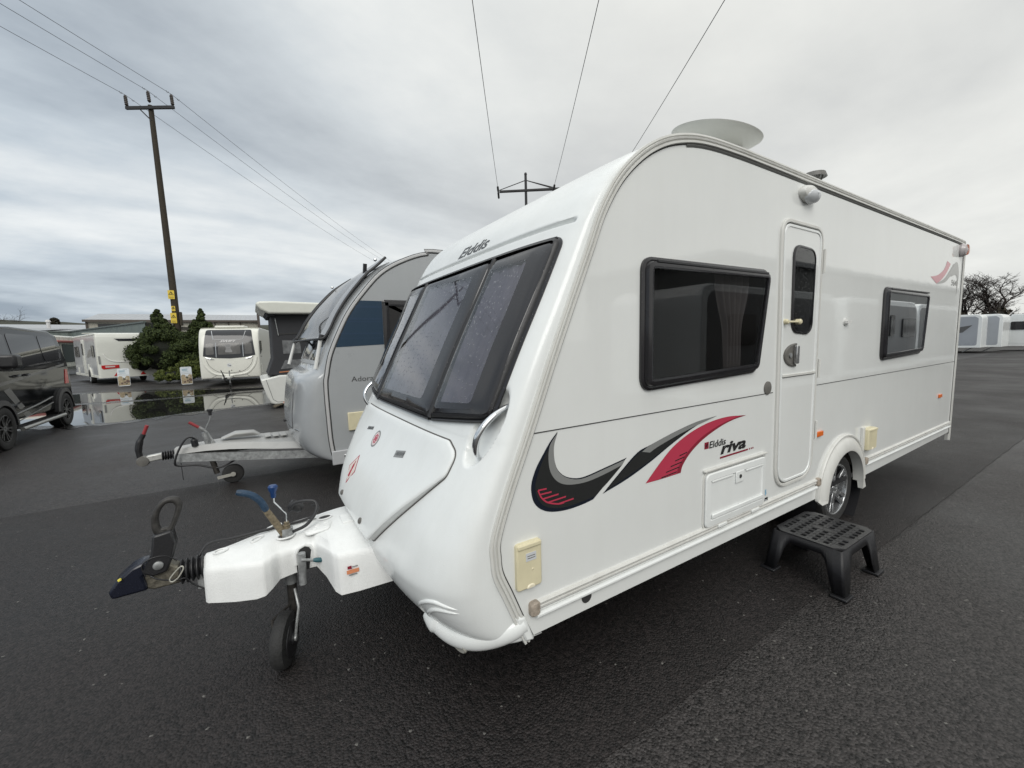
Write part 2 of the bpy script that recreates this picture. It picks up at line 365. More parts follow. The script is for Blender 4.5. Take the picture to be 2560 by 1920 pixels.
# puddle
WATER = mat('puddle_water', (.018, .018, .017), .015, spec=.55)
nb = WATER.node_tree.nodes; g_ = nb.new('ShaderNodeNewGeometry'); q = nb.new('ShaderNodeTexNoise'); q.inputs['Scale'].default_value = 1.3; WATER.node_tree.links.new(g_.outputs['Position'], q.inputs['Vector'])
qb = nb.new('ShaderNodeBump'); qb.inputs['Strength'].default_value = .02; qb.inputs['Distance'].default_value = .02; WATER.node_tree.links.new(q.outputs[0], qb.inputs['Height']); WATER.node_tree.links.new(qb.outputs[0], nb['Principled BSDF'].inputs['Normal'])
def shore(c, amp=.10, st=.16):
    d = dense(spline(c, 6, True), st); return [(p[0]+rnd.gauss(0, amp*.35), p[1]+rnd.gauss(0, amp*.5)) for p in d]
flat = lambda z: (lambda u, v, wv: (u, v, z+wv))
def sheet(name, c, z, m, lab, cat, amp=.1):
    o = flatpoly(shore(c, amp), flat(z), 0, m, name, None); return tag(o, lab, cat, kind='structure')
T_WET = tarmac('soaked_tarmac', (.003, .0027, .0026), (.040, .036, .035), 88, .16, .35, .06)
sheet('wet_fringe', [(-7.0, 13.1), (-5.7, 12.0), (-4.5, 11.35), (-3.4, 11.4), (-2.3, 12.0), (-.6, 12.4), (1.2, 13.0), (3.2, 14.4), (4.2, 17.0), (3.2, 18.8), (-.6, 19.3), (-2.9, 20.2), (-5.2, 21.6), (-7.4, 22.3), (-10.4, 22.4), (-10.6, 18), (-10, 14.6)], .0045, T_WET, 'soaked tarmac round the edge of the puddle', 'tarmac', .2)
sheet('puddle_water', [(-6.9, 13.6), (-5.6, 12.5), (-4.5, 11.75), (-3.5, 11.75), (-2.5, 12.35), (-.9, 12.75), (.8, 13.3), (2.5, 14.6), (1.6, 16.4), (-1.0, 17.0), (-2.9, 16.6), (-4.6, 16.6), (-7.2, 17.2), (-9.5, 17.3), (-9.2, 15.2)], .006, WATER, 'large shallow puddle mirroring the white caravans and bush', 'puddle')
sheet('puddle_water', [(-9.8, 18.4), (-7.2, 17.75), (-4.6, 17.1), (-2.9, 17.25), (-1.0, 17.7), (1.4, 17.1), (3.2, 16.6), (2.6, 18.2), (-.8, 18.7), (-2.9, 19.6), (-5.2, 20.9), (-7.2, 21.6), (-9.6, 21.5)], .006, WATER, 'narrow far band of puddle in front of the bush', 'puddle')

# ------------------------------------------------------------------ the large white caravan
PAIRS = [(.05, .335, .02, .352), (-.28, .345, -.04, .365), (-.42, .41, -.085, .42), (-.50, .51, -.125, .505), (-.53, .60, -.17, .60), (-.525, .67, -.20, .68),
 (-.47, .80, -.222, .79), (-.39, .95, -.20, .93), (-.31, 1.10, -.135, 1.09), (-.245, 1.22, -.075, 1.22), (-.215, 1.29, -.045, 1.29), (-.065, 1.60, .095, 1.60),
 (.08, 1.88, .235, 1.88), (.21, 2.13, .345, 2.13), (.26, 2.22, .39, 2.23), (.35, 2.35, .47, 2.36), (.50, 2.48, .57, 2.47), (.72, 2.60, .72, 2.575),
 (1.0, 2.68, .95, 2.66), (1.4, 2.725, 1.35, 2.700), (1.9, 2.745, 1.9, 2.712), (6.2, 2.73, 6.2, 2.70), (6.36, 2.70, 6.33, 2.67), (6.44, 2.60, 6.40, 2.58), (6.46, 2.3, 6.42, 2.3), (6.46, .40, 6.42, .40)]
WID = 2.2; YC = WID/2
def cr(p0, p1, p2, p3, t): return .5*((2*p1)+(p2-p0)*t+(2*p0-5*p1+4*p2-p3)*t*t+(3*p1-p0-3*p2+p3)*t**3)
def pr(u, k):
    u = min(max(u, 0), len(PAIRS)-1.0001); i = int(u); t = u-i
    a = lambda j: PAIRS[min(max(j, 0), len(PAIRS)-1)][k]
    p1, p2 = a(i), a(i+1)
    if i >= 20 or i == 24: return p1+(p2-p1)*t
    p0 = a(i-1) if i > 0 else 2*p1-p2
    return cr(p0, p1, p2, a(i+2), t)
def gexp(u): return 3.2 if u < 15 else 3.2+(min(u, 20)-15)*.9
def cappt(u, y):
    s = min(1, abs(y-YC)/YC); n = gexp(u); gg = 1-(max(0, 1-s**n))**(1/n)
    xc, zc, xs, zs = pr(u, 0), pr(u, 1), pr(u, 2), pr(u, 3)
    return Vector((xc+(xs-xc)*gg, y, zc+(zs-zc)*gg))
def capn(u, y):
    e = .01; y0 = min(max(y, .004), WID-.004)
    a = cappt(u+e, y0)-cappt(u-e, y0); b = cappt(u, y0+.003)-cappt(u, y0-.003); n = a.cross(b)
    if n.length < 1e-9: return Vector((0, -1 if y < YC else 1, 0))
    n.normalize(); c = Vector((2.5, YC, 1.4))
    return -n if n.dot(cappt(u, y)-c) < 0 else n
def capu(y, z):
    lo, hi = 1.3, 17.5
    for _ in range(26):
        m = (lo+hi)/2
        if cappt(m, y).z < z: lo = m
        else: hi = m
    return (lo+hi)/2
def cap(y, z, wv):
    y = min(max(y, .002), WID-.002); u = capu(y, z); return tuple(cappt(u, y)+capn(u, y)*wv)
def sm(a, b, x): t = min(1, max(0, (x-a)/(b-a))); return t*t*(3-2*t)
RA = Vector((-.14, .07, -.30)).normalized(); RB = Vector((-.04, .09, 0)); RB = (RB-RA*RB.dot(RA)).normalized()
def recess(p, y):      # hollow behind each grab handle, groove above the window
    yy = y if y < YC else WID-y; d = 0
    q = Vector((p.x+.135, yy-.135, p.z-1.285)); a = q.dot(RA); b = q.dot(RB)
    e = (a/.190)**2+(b/.076)**2
    if yy < .34 and e < 1: d = max(d, .050*sm(0, .34, 1-e))
    if .055 < yy: d = max(d, .026*(1-sm(.004, .015, abs(p.z-2.205)))*sm(.055, .085, yy))
    d = max(d, .008*(1-sm(.0, .012, 2.19-p.z))*0)
    return d
CAR = thing('touring_caravan', 'large white touring caravan with black and red side swooshes, nearest the camera', 'caravan', (2.9, 1.1, 0))
def ys(n):
    o = []
    for i in range(n+1):
        a = 1-abs(2*i/n-1); s = (1-a)**1; s = 1-a**1.9 if a < 1 else 0
        o.append(YC+(1 if i*2 > n else -1)*YC*s)
    return o
def capgrid(u0, u1, nu, ny, disp, name, m, parent):
    Y = ys(ny); mb = MB(); vs = []
    for i in range(nu+1):
        u = u0+(u1-u0)*i/nu
        for y in Y:
            p = cappt(u, y)
            if disp: d = recess(p, y); p = p-capn(u, y)*d if d else p
            vs.append(p)
    k = ny+1; mb.add(vs, [(i*k+j, i*k+j+1, (i+1)*k+j+1, (i+1)*k+j) for i in range(nu) for j in range(ny)])
    return mb.build(name, m, parent, ang=60)
CAPO = capgrid(0, 18, 330, 190, True, 'front_cap', WHITE, CAR)
capgrid(18, 22.6, 40, 40, False, 'roof', WHITE, CAR)
capgrid(22.6, 25, 24, 24, False, 'rear_panel', WHITE, CAR)
# side sheet with real openings
Tedge = [(-.03, .36), (-.08, .476), (-.13, .60), (-.173, .703), (-.182, .776), (-.178, .855), (-.116, 1.022), (-.006, 1.27), (.125, 1.576), (.283, 1.925), (.345, 2.06), (.423, 2.23), (.53, 2.385), (.668, 2.511), (.815, 2.598), (.972, 2.652), (1.156, 2.684), (1.421, 2.697), (1.9, 2.699), (4, 2.692), (6.2, 2.682), (6.32, 2.655), (6.385, 2.57), (6.40, 2.3), (6.40, .43), (6.38, .375)]
ACX, ACZ = 3.19, .335
arch_in = [(ACX+.37*math.cos(a), ACZ+.355*math.sin(a)) for a in [PI*i/24 for i in range(25)]]
border = spline(Tedge[:-2], 5)+[(6.40, .44), (6.38, .375), (ACX+.37, .345)]+arch_in+[(ACX-.37, .352)]
W1 = [(.655, 1.39), (1.754, 1.424), (1.875, 2.073), (.658, 2.06)]; W2 = [(3.879, 1.396), (5.016, 1.426), (5.114, 2.063), (3.876, 2.067)]; DW = [(2.163, 1.67), (2.468, 1.652), (2.483, 2.258), (2.15, 2.268)]
w1o = rpoly(W1, .07); w2o = rpoly(W2, .07); dwo = rpoly(DW, .085)
def holed(outer, holes, fn, name, m, parent, wv=0):
    bm = bmesh.new(); es = []
    for lp in [outer]+holes:
        vs = [bm.verts.new(fn(p[0], p[1], wv)) for p in lp]
        es += [bm.edges.new((vs[i], vs[(i+1) % len(vs)])) for i in range(len(vs))]
    bmesh.ops.triangle_fill(bm, use_beauty=True, use_dissolve=False, edges=es); bm.verts.index_update()
    mb = MB(); mb.add([v.co[:] for v in bm.verts], [tuple(v.index for v in f.verts) for f in bm.faces]); bm.free()
    return mb.build(name, m, parent, smooth=False)
bd = []
for p in border:
    if not bd or (Vector(p)-Vector(bd[-1])).length > .004: bd.append(p)
holed(bd, [inset(w1o, .03), inset(w2o, .03), inset(dwo, .02)], side, 'side_panel', PANEL, CAR)
mb = MB(); n_ = len(bd); fo = lambda u, v, wv: (u, WID, v)
o = flatpoly(bd, fo, 0, PANEL, 'side_panel', CAR)
mb = MB(); mb.box(-.05, 6.38, .03, WID-.03, .36, .40); mb.build('floor', BLACKP, CAR, smooth=False)
mb = MB()
for y in (.62, 1.58): mb.bar((-.3, y, .30), (4.3, y, .30), .05, .16)
mb.bar((ACX, .1, .27), (ACX, WID-.1, .27), .08, .08); mb.build('chassis', STEEL, CAR, smooth=False)
# corner steadies folded under
mb = MB(); mb.bar((.35, .32, .33), (.95, .30, .16), .05, .05); mb.build('corner_steady', STEEL, CAR, smooth=False)
# interior seen through the tinted windows
mb = MB(); mb.box(.95, 5.9, 1.15, 1.19, .45, 2.6); mb.box(2.0, 2.04, .05, 1.15, .45, 2.6); mb.box(3.6, 3.64, .05, 1.15, .45, 2.6); mb.box(.55, 2.0, .35, .9, .45, 1.25)
mb.box(.75, 1.95, .06, 1.1, 2.28, 2.32); mb.build('interior', INNER, CAR, smooth=False)
mb = MB()
for a, b in ((.98, 1.12), (1.2, 1.42), (4.3, 4.75)):
    mb = MB(); mb.box(a, b, 1.12, 1.148, 1.45, 2.0); mb.build('interior_window', DARKGAP, CAR, smooth=False)
def curtain(x0, x1, z0, z1, y, gather, name='curtain', par=None):
    mb = MB(); nx, nz = 60, 16; vs = []
    for j in range(nz+1):
        t = j/nz; z = z1+(z0-z1)*t; wv = 1-gather*sm(.05, .62, t); xc = x0+(x1-x0)*.5
        for i in range(nx+1):
            a = i/nx; x = xc+(a-.5)*(x1-x0)*wv; vs.append((x, y+.018*math.sin(a*34+.6*math.sin(t*4)), z))
    k = nx+1; mb.add(vs, [(j*k+i, j*k+i+1, (j+1)*k+i+1, (j+1)*k+i) for j in range(nz) for i in range(nx)])
    return mb.build(name, CURT, par or CAR, ang=80)
curtain(1.38, 1.76, 1.44, 2.03, .055, .5); curtain(.69, .80, 1.42, 2.04, .06, .35); curtain(4.86, 5.02, 1.44, 2.03, .06, .4)
# windows
def win(o_, name='window', lights=True, thick=.036):
    mb = MB(); mb.loft([(o_, 0), (o_, .012), (inset(o_, .014), .020), (inset(o_, .020), .019), (inset(o_, .026), thick), (inset(o_, .045), thick+.006), (inset(o_, .058), thick+.004), (inset(o_, .060), thick-.016)], side, cap=False)
    f = mb.build(name, FRAME, CAR, ang=30)
    gl_ = MB(); gl_.patch(inset(o_, .056), side, thick-.004, rings=4, skirt=False); gl_.build('pane', SIDEGLASS, f, ang=60)
    return f
wa = win(w1o); wb = win(w2o)
for o_, W_ in ((wa, W1), (wb, W2)):
    mb = MB(); zt = W_[3][1]-.022
    mb.bar((W_[3][0]+.085, -.032, zt), (W_[2][0]-.075, -.032, zt+.006), .020, .014); mb.build('hinge_rail', BLACKP, o_, smooth=False, bevel=.003)
# trim moulding down the front corner, along the roof and the rear edge
def ribbon(path, fn, d0, d1, prof, name, m, parent, closed=False):
    n = len(path); loops = []; vs = []; k = len(prof)
    for i in range(n):
        a = Vector(path[max(0, i-1)]); b = Vector(path[min(n-1, i+1)]); t = (b-a).normalized(); nn = Vector((-t.y, t.x))
        for (f, h) in prof: vs.append(fn(path[i][0]+nn.x*(d0+(d1-d0)*f), path[i][1]+nn.y*(d0+(d1-d0)*f), h))
    mb = MB(); mb.add(vs, [(i*k+j, i*k+j+1, (i+1)*k+j+1, (i+1)*k+j) for i in range(n-1) for j in range(k-1)])
    return mb.build(name, m, parent, ang=40)
tp = spline(Tedge, 6)
tr = ribbon(tp, side, -.002, .046, [(0, -.004), (0, .007), (.06, .012), (.28, .012), (.33, .005), (.40, .005), (.45, .013), (.62, .015), (.70, .006), (.76, .006), (.80, .012), (1, .010), (1, -.02)], 'corner_trim', TRIM, CAR)
ribbon(tp, side, -.008, -.002, [(0, .002), (.5, .004), (1, .002)], 'trim_seal', DARKGAP, tr)
top_i = [p for p in tp if 1.0 < p[0] < 6.36 and p[1] > 2.4]
ribbon(top_i, side, -.020, -.002, [(0, .002), (.5, .006), (1, .003)], 'awning_channel', mat('channel_grey', (.10, .10, .095), .5), CAR)
# body seam, awning rails, skirt details
def sidebox(x0, x1, z0, z1, w0, w1, m, name, bev=.0, par=None, lab=None):
    mb = MB(); mb.box(x0, x1, -w1, -w0, z0, z1); return mb.build(name, m, par or CAR, smooth=bool(bev), bevel=bev, label=lab)
sidebox(-.01, 1.985, 1.268, 1.272, -.002, .0025, DARKGAP, 'panel_seam'); sidebox(2.625, 6.39, 1.268, 1.272, -.002, .0025, DARKGAP, 'panel_seam')
def rail(x0, x1, z):
    mb = MB(); pf = [(0, -.020), (.010, -.018), (.012, -.008), (.005, -.003), (.005, .002), (.014, .004), (.016, .012), (.012, .018), (0, .02)]
    vs = []
    for x in (x0, x1): vs += [(x, -a, z+b) for a, b in pf]
    k = len(pf); mb.add(vs, [(j, j+1, k+j+1, k+j) for j in range(k-1)]+[tuple(range(k)), tuple(range(k, 2*k))[::-1]]); return mb
for a, b in ((-.02, 2.71), (3.68, 6.385)):
    rail(a, b, .497).build('awning_rail', TRIM, CAR, ang=30)
    mb = MB(); mb.tube([(a+.01, -.008, .452), (b, -.008, .452)], .013, 10); mb.build('skirt_moulding', WHITE, CAR)
    sidebox(a, b, .472, .476, -.002, .003, DARKGAP, 'rail_shadow_gap')
for x in (-.045, 2.70, 3.655): 
    mb = MB(); mb.loft([(rpoly([(x, .46), (x+.05, .46), (x+.05, .525), (x, .525)], .015, 3), 0), (rpoly([(x, .46), (x+.05, .46), (x+.05, .525), (x, .525)], .015, 3), .02), (rpoly([(x+.006, .466), (x+.044, .466), (x+.044, .519), (x+.006, .519)], .012, 3), .026)], side)
    mb.build('rail_end_cap', mat('grubby_end_cap', (.33, .28, .23), .6, var=.4, vscale=50), CAR)
mb = MB(); mb.lathe([(.031, 0), (.031, .002), (.0, .0021)], (.293, -.001, .426), (0, -1, 0), 24); mb.build('drain_hole', DARKGAP, CAR)
# wheel arch
mb = MB()
ao = [(ACX+.475*math.cos(a), ACZ+.475*math.sin(a)) for a in [PI*i/32 for i in range(33)]]; ai = [(ACX+.35*math.cos(a), ACZ+.335*math.sin(a)) for a in [PI*i/32 for i in range(33)]]
lv = []
for f, h in ((0, 0), (0, .016), (.05, .024), (.14, .024), (.19, .016), (.27, .020), (.33, .030), (.9, .052), (1.0, .048), (1.0, -.03)):
    lv.append([(ao[i][0]+(ai[i][0]-ao[i][0])*f, -h, ao[i][1]+(ai[i][1]-ao[i][1])*f) for i in range(33)])
vs = [p for q in lv for p in q]; mb.add(vs, [(j*33+i, j*33+i+1, (j+1)*33+i+1, (j+1)*33+i) for j in range(len(lv)-1) for i in range(32)])
for sx, zb in ((-1, .30), (1, .27)):
    x0 = ACX+sx*.475; x1 = ACX+sx*.352; x2 = ACX+sx*.44
    mb.hexa([(x2, -.040, zb), (x1, -.044, zb), (x1, -.01, zb), (x2, -.01, zb)], [(x0, -.016, ACZ), (x1, -.048, ACZ), (x1, 0, ACZ), (x0, 0, ACZ)])
mb.build('wheel_arch', TRIM, CAR, ang=40, bevel=0)
mb = MB(); mb.lathe([(.46, 0), (.46, .42)], (ACX, .0, ACZ), (0, 1, 0), 32, caps=False); mb.lathe([(.46, .42), (.0, .421)], (ACX, 0, ACZ), (0, 1, 0), 32); mb.build('wheel_well', BLACKP, CAR)
# wheel
def wheel(par, c, r, rr, wd, ax, spokes=5, rim=ALLOY, name='wheel', tyrem=TYRE):
    wv = wd; c = Vector(c); ax = Vector(ax)
    mb = MB(); mb.lathe([(rr, -.0), (rr+.012, .006), (r-.035, .016), (r-.010, .006), (r, -.02), (r, -wd+.02), (r-.01, -wd), (rr, -wd)], c, ax, 48, closed=True)
    wo = mb.build(name, tyrem, par)
    mb = MB(); mb.lathe([(rr+.004, .002), (rr-.004, .008), (rr-.014, .004), (rr-.022, -.03), (rr-.028, -.10), (rr-.03, -wd*.8)], c, ax, 48, caps=False)
    mb.lathe([(.052, -.06), (.052, -.012), (.045, -.006), (.030, -.010), (0, -.009)], c, ax, 24)
    ref = Vector((0, 0, 1)); t1 = (ref-ax*ref.dot(ax)).normalized(); t2 = ax.cross(t1)
    for i in range(spokes):
        for dd in (-.17, .17):
            a = 2*PI*i/spokes+dd+.3; a0 = 2*PI*i/spokes+.3+dd*.9
            d = t1*math.cos(a)+t2*math.sin(a); d0 = t1*math.cos(a0)+t2*math.sin(a0); 
            p0 = c+d0*.035+ax*-.022; p1 = c+(d*.75+d0*.25).normalized()*(rr*.55)+ax*-.018; p2 = c+d*(rr-.012)+ax*-.004
            mb.bar(p0, p1, .040, .03, up=ax, wd2=.026, h2=.024); mb.bar(p1, p2, .026, .024, up=ax, wd2=.036, h2=.016)
    mb.build('rim', rim, wo, ang=30, bevel=.003)
    mb = MB(); mb.lathe([(rr-.03, -.085), (0, -.084)], c, ax, 32); mb.build('brake_drum', mat('brake_drum', (.03, .03, .03), .7), wo)
    mb = MB()
    for i in range(spokes): a = 2*PI*(i+.5)/spokes+.3; mb.lathe([(.010, -.02), (.010, -.004), (0, -.003)], c+(t1*math.cos(a)+t2*math.sin(a))*.034, ax, 8)
    mb.build('wheel_bolt', STEEL, wo)
    return wo
wheel(CAR, (3.205, .035, .312), .305, .222, .19, (0, -1, 0), 5); 
mb = MB(); mb.lathe([(.2, 0), (.3, .01), (.305, .04), (.305, .19), (.2, .2)], (3.205, 1.95, .312), (0, 1, 0), 32); mb.build('wheel', TYRE, CAR)
# door
dO = rpoly([(2.035, .572), (2.598, .572), (2.605, 2.425), (1.993, 2.425)], [.16, .16, .11, .11], 8)
mb = MB(); mb.loft([(dO, 0), (dO, .012), (inset(dO, .006), .017), (inset(dO, .022), .017), (inset(dO, .026), .008)], side, cap=False); DF = mb.build('door_frame', TRIM, CAR, ang=30)
mb = MB(); mb.loft([(inset(dO, .026), .0085), (inset(dO, .034), .0087)], side, cap=False); mb.build('door_seal', DARKGAP, DF)
dI = inset(dO, .034); mb = MB(); bm_loops = [(dI, .004), (dI, .014), (inset(dI, .004), .018), (inset(dI, .018), .018), (inset(dI, .021), .013)]; mb.loft(bm_loops, side, cap=False); DOOR = mb.build('door', WHITE, CAR, ang=30)
holed(inset(dI, .021), [inset(dwo, .02)], side, 'door_skin', PANEL, DOOR, .013)
mb = MB(); mb.loft([(dwo, .013), (dwo, .020), (inset(dwo, .008), .026), (inset(dwo, .015), .026), (inset(dwo, .017), .016)], side, cap=False); dwf = mb.build('window', FRAME, DOOR, ang=30)
gl_ = MB(); gl_.patch(inset(dwo, .014), side, .022, rings=3, skirt=False); gl_.build('door_pane', glass('door_glass', (.10, .10, .10), 1.1, .03, .5), DOOR)
sidebox(2.075, 2.565, 1.366, 1.385, .012, .022, TRIM, 'door_rail', .003, DOOR); sidebox(2.075, 2.565, 1.361, 1.364, .012, .0145, DARKGAP, 'door_split', 0, DOOR)
for z0, z1 in ((2.10, 2.27), (1.33, 1.47), (.86, 1.0)):
    mb = MB(); mb.tube([(2.612, -.02, z0), (2.612, -.02, z1)], .010, 8); mb.build('hinge', TRIM, DOOR)
# grab latch and lock bowl
mb = MB(); mb.tube([(2.075, -.02, 1.745), (2.225, -.040, 1.745)], .007, 8); mb.lathe([(.018, 0), (.018, .02), (.012, .03), (0, .031)], (2.07, -.013, 1.745), (0, -1, 0), 16); mb.lathe([(.019, 0), (.019, .035), (.012, .042), (0, .043)], (2.225, -.013, 1.745), (0, -1, 0), 16); mb.build('door_stay', IVORY, DOOR)
ho = [(2.245, 1.44)]+[(2.245-.165*math.cos(a)*1.0, 1.515+.082*math.sin(a)) for a in [-PI/2+PI*i/14 for i in range(15)]]+[(2.245, 1.597)]
mb = MB(); mb.loft([(ho, .013), (ho, .022), (inset(ho, .008), .026), (inset(ho, .012), .022)], side, cap=True); hb = mb.build('handle', GREYP, DOOR, ang=30)
mb = MB(); mb.box(2.20, 2.238, -.048, -.022, 1.455, 1.582); mb.build('lever', mat('dark_chrome', (.45, .45, .45), .2, metal=.8), hb, bevel=.006)
mb = MB(); mb.lathe([(.016, 0), (.016, .008), (0, .009)], (2.155, -.022, 1.515), (0, -1, 0), 16); mb.build('lock', STEEL, hb)
mb = MB(); mb.lathe([(.045, 0), (.045, .006), (.036, .010), (0, .010)], (1.912, -.0, 1.307), (0, -1, 0), 24); mb.build('lock_badge', GREYP, CAR)
mb = MB(); mb.lathe([(.03, 0), (.03, .008), (0, .009)], (3.09, 0, 1.747), (0, -1, 0), 16); mb.bar((3.06, -.02, 1.745), (3.14, -.02, 1.748), .02, .02); mb.build('door_retainer', mat('clip_white', (.7, .7, .68), .3), CAR)
# service hatch
def hatch(x0, x1, z0, z1, par, inner=True, m=WHITE):
    o_ = rpoly([(x0, z0), (x1, z0), (x1, z1), (x0, z1)], .05); mb = MB()
    mb.loft([(o_, 0), (o_, .006), (inset(o_, .010), .008)], side, cap=False); fr = mb.build('hatch', TRIM, par, ang=30)
    rc = lambda d: rpoly([(x0+d, z0+d), (x1-d, z0+d), (x1-d, z1-d), (x0+d, z1-d)], max(.012, .05-d)); mb = MB(); lp = [(rc(.014), .006), (rc(.014), .014), (rc(.020), .020), (rc(.055), .022), (rc(.064), .015)]
    mb.loft(lp, side, cap=True); l_ = mb.build('hatch_lid', m, fr, ang=25); return fr
hf = hatch(1.21, 1.912, .50, .862, CAR)
sidebox(1.21, 1.912, .862, .874, .0, .020, TRIM, 'drip_strip', .003, hf)
mb = MB(); mb.box(1.53, 1.62, -.024, -.016, .735, .81); mb.build('lock_plate', WHITE, hf, bevel=.004)
mb = MB(); mb.lathe([(.012, 0), (.012, .004), (0, .0045)], (1.575, -.024, .775), (0, -1, 0), 16); mb.build('lock', DARKGAP, hf)
for x in (1.36, 1.74): sidebox(x, x+.09, .488, .508, .0, .022, WHITE, 'hinge', .004, hf)
sidebox(1.28, 1.86, .565, .595, .016, .028, WHITE, 'rib', .006, hf)
sidebox(1.28, 1.50, .79, .802, .016, .022, WHITE, 'rib', .003, hf); sidebox(1.65, 1.86, .79, .802, .016, .022, WHITE, 'rib', .003, hf)
# aged vents
def vent(x0, x1, z0, z1, name, sticker=False, dep=.02):
    o_ = rpoly([(x0, z0), (x1, z0), (x1, z1), (x0, z1)], .012, 3); mb = MB(); mb.loft([(o_, 0), (o_, dep*.8), (inset(o_, .006), dep), ], side); f = mb.build(name, IVORY, CAR, ang=30)
    mb = MB(); mb.box(x0+.004, x1-.004, -dep-.006, -dep+.002, z1-.022, z1-.004); mb.build('lip', IVORY, f, bevel=.003)
    if sticker: 
        mb = MB(); mb.box(x0+.045, x1-.030, -dep-.0015, -dep, z1-.082, z1-.046); mb.build('sticker', DECP, f, smooth=False)
        for zz_ in (.060, .070): 
            mb = MB(); mb.box(x0+.052, x1-.036, -dep-.0020, -dep-.0012, z1-zz_-.0016, z1-zz_+.0016); mb.build('print_line', GREYP, f, smooth=False)
        mb = MB(); mb.lathe([(.006, 0), (.004, .002), (0, .003)], ((x0+x1)/2+.015, -dep, (z0+z1)/2-.02), (0, -1, 0), 12); mb.build('boss', IVORY, f)
    mb = MB(); c_ = ((x0+x1)/2+.005, z0+.004); mb.loft([([(c_[0]+.022*math.cos(a), c_[1]+.016*math.sin(a)) for a in [PI*i/10 for i in range(11)]], dep), ([(c_[0]+.018*math.cos(a), c_[1]+.012*math.sin(a)) for a in [PI*i/10 for i in range(11)]], dep+.004)], side); mb.build('thumb_grip', mat('ivory_lip', (.78, .72, .55), .35), f)
    return f
vent(-.110, .018, .60, .807, 'socket_cover', True); sidebox(3.555, 3.60, .60, .815, 0, .022, TRIM, 'vent_plate', .004); vent(3.60, 3.79, .605, .80, 'vent', False, .05)
# lamps
sidebox(2.665, 2.765, .862, .902, 0, .016, ORANGE, 'marker_lamp', .004); sidebox(5.83, 5.93, .867, .907, 0, .016, ORANGE, 'marker_lamp', .004)
mb = MB(); rr_ = 12; mb.lathe([(.080, 0), (.080, .02), (.070, .042), (.045, .056), (0, .060)], (2.325, 0, 2.615), (0, -1, 0), 32); mb.v = [(2.325+(p[0]-2.325)*1.35, p[1], 2.615+(p[2]-2.615)*.66) for p in mb.v]; al = mb.build('awning_lamp', TRIM, CAR); al.scale = (1, 1, 1)
mb = MB(); vs = []
mb.lathe([(.068, .034), (.060, .054), (.035, .068), (0, .071)], (2.335, 0, 2.606), (0, -.96, -.28), 32); mb.v = [(2.325+(p[0]-2.325)*1.35, p[1], 2.605+(p[2]-2.615)*.66) for p in mb.v]; mb.build('diffuser', mat('lamp_diffuser', (.62, .64, .66), .2), al)
mb = MB(); mb.lathe([(.075, 0), (.078, .02), (.06, .05), (0, .066)], (6.26, 0, 2.60), (0, -1, 0), 24); ml = mb.build('corner_lamp', mat('lamp_grey', (.45, .42, .42), .2), CAR)
mb = MB(); mb.loft([([(6.262, 2.535), (6.32, 2.56), (6.33, 2.60), (6.32, 2.64), (6.262, 2.665)], .05), ([(6.268, 2.545), (6.31, 2.565), (6.32, 2.60), (6.31, 2.635), (6.268, 2.655)], .066)], side); mb.build('red_lens', mat('amber_red_lens', (.42, .16, .10), .15), ml)
# ---- graphics on the side
SW = [(.13, 1.261), (.109, 1.197), (.112, 1.127), (.137, 1.076), (.19, 1.04), (.274, 1.024), (.412, 1.042), (.568, 1.066)]
in_ = spline(SW, 5)
outr = spline([(.568, 1.066), (.507, 1.024), (.433, .968), (.339, .902)], 3)[:-1]+spline([(.339, .902), (.272, .893), (.179, .89), (.091, .902), (.032, .928), (-.004, .967), (-.017, 1.014), (-.014, 1.061), (.011, 1.118), (.045, 1.166), (.088, 1.221), (.13, 1.261)], 5)[:-1]
flatpoly(in_+outr[1:], side, .0016, DECN, 'graphic_swoosh', CAR)
in2 = spline([(.129, 1.256), (.108, 1.197), (.1105, 1.127), (.136, 1.0735), (.19, 1.036), (.274, 1.018), (.412, 1.036), (.555, 1.058)], 5)
dk = spline([(.535, 1.035), (.50, 1.01), (.43, .963), (.345, .915)], 3)[:-1]+spline([(.345, .915), (.272, .908), (.179, .905), (.105, .916), (.052, .938), (.02, .972), (.005, 1.014), (.006, 1.055), (.028, 1.112), (.06, 1.166), (.105, 1.225), (.125, 1.252)], 5)[:-1]
flatpoly(in2+dk, side, .0022, DECK, 'graphic_shade', CAR)
band = in2+spline([(.534, 1.035), (.412, 1.011), (.293, .997), (.19, 1.006), (.128, 1.032), (.09, 1.078), (.077, 1.133), (.084, 1.201), (.125, 1.252)], 5)[:-1]
flatpoly(band, side, .0028, DECG, 'graphic_band', CAR)
mb = MB()
def stroke(mb, pts, wd, wv, fn=side):
    L_ = []; R_ = []
    for i, p in enumerate(pts):
        a = Vector(pts[max(0, i-1)]); b = Vector(pts[min(len(pts)-1, i+1)]); t = (b-a).normalized(); nn = Vector((-t.y, t.x))*wd/2
        L_.append(fn(p[0]+nn.x, p[1]+nn.y, wv)); R_.append(fn(p[0]-nn.x, p[1]-nn.y, wv))
    k = len(pts); mb.add(L_+R_, [(i, i+1, k+i+1, k+i) for i in range(k-1)]); return mb
stroke(mb, spline([(.017, 1.017), (.029, .99), (.041, .973), (.07, .950), (.126, .931), (.16, .929)], 4), .007, .0034)
for a, b in (((.017, 1.017), (.063, 1.015)), ((.028, .996), (.09, .995)), ((.042, .973), (.129, .976)), ((.070, .951), (.171, .955)), ((.126, .931), (.216, .935))): stroke(mb, [a, b], .007, .0036)
mb.build('graphic_rib', DECR, CAR, smooth=False)
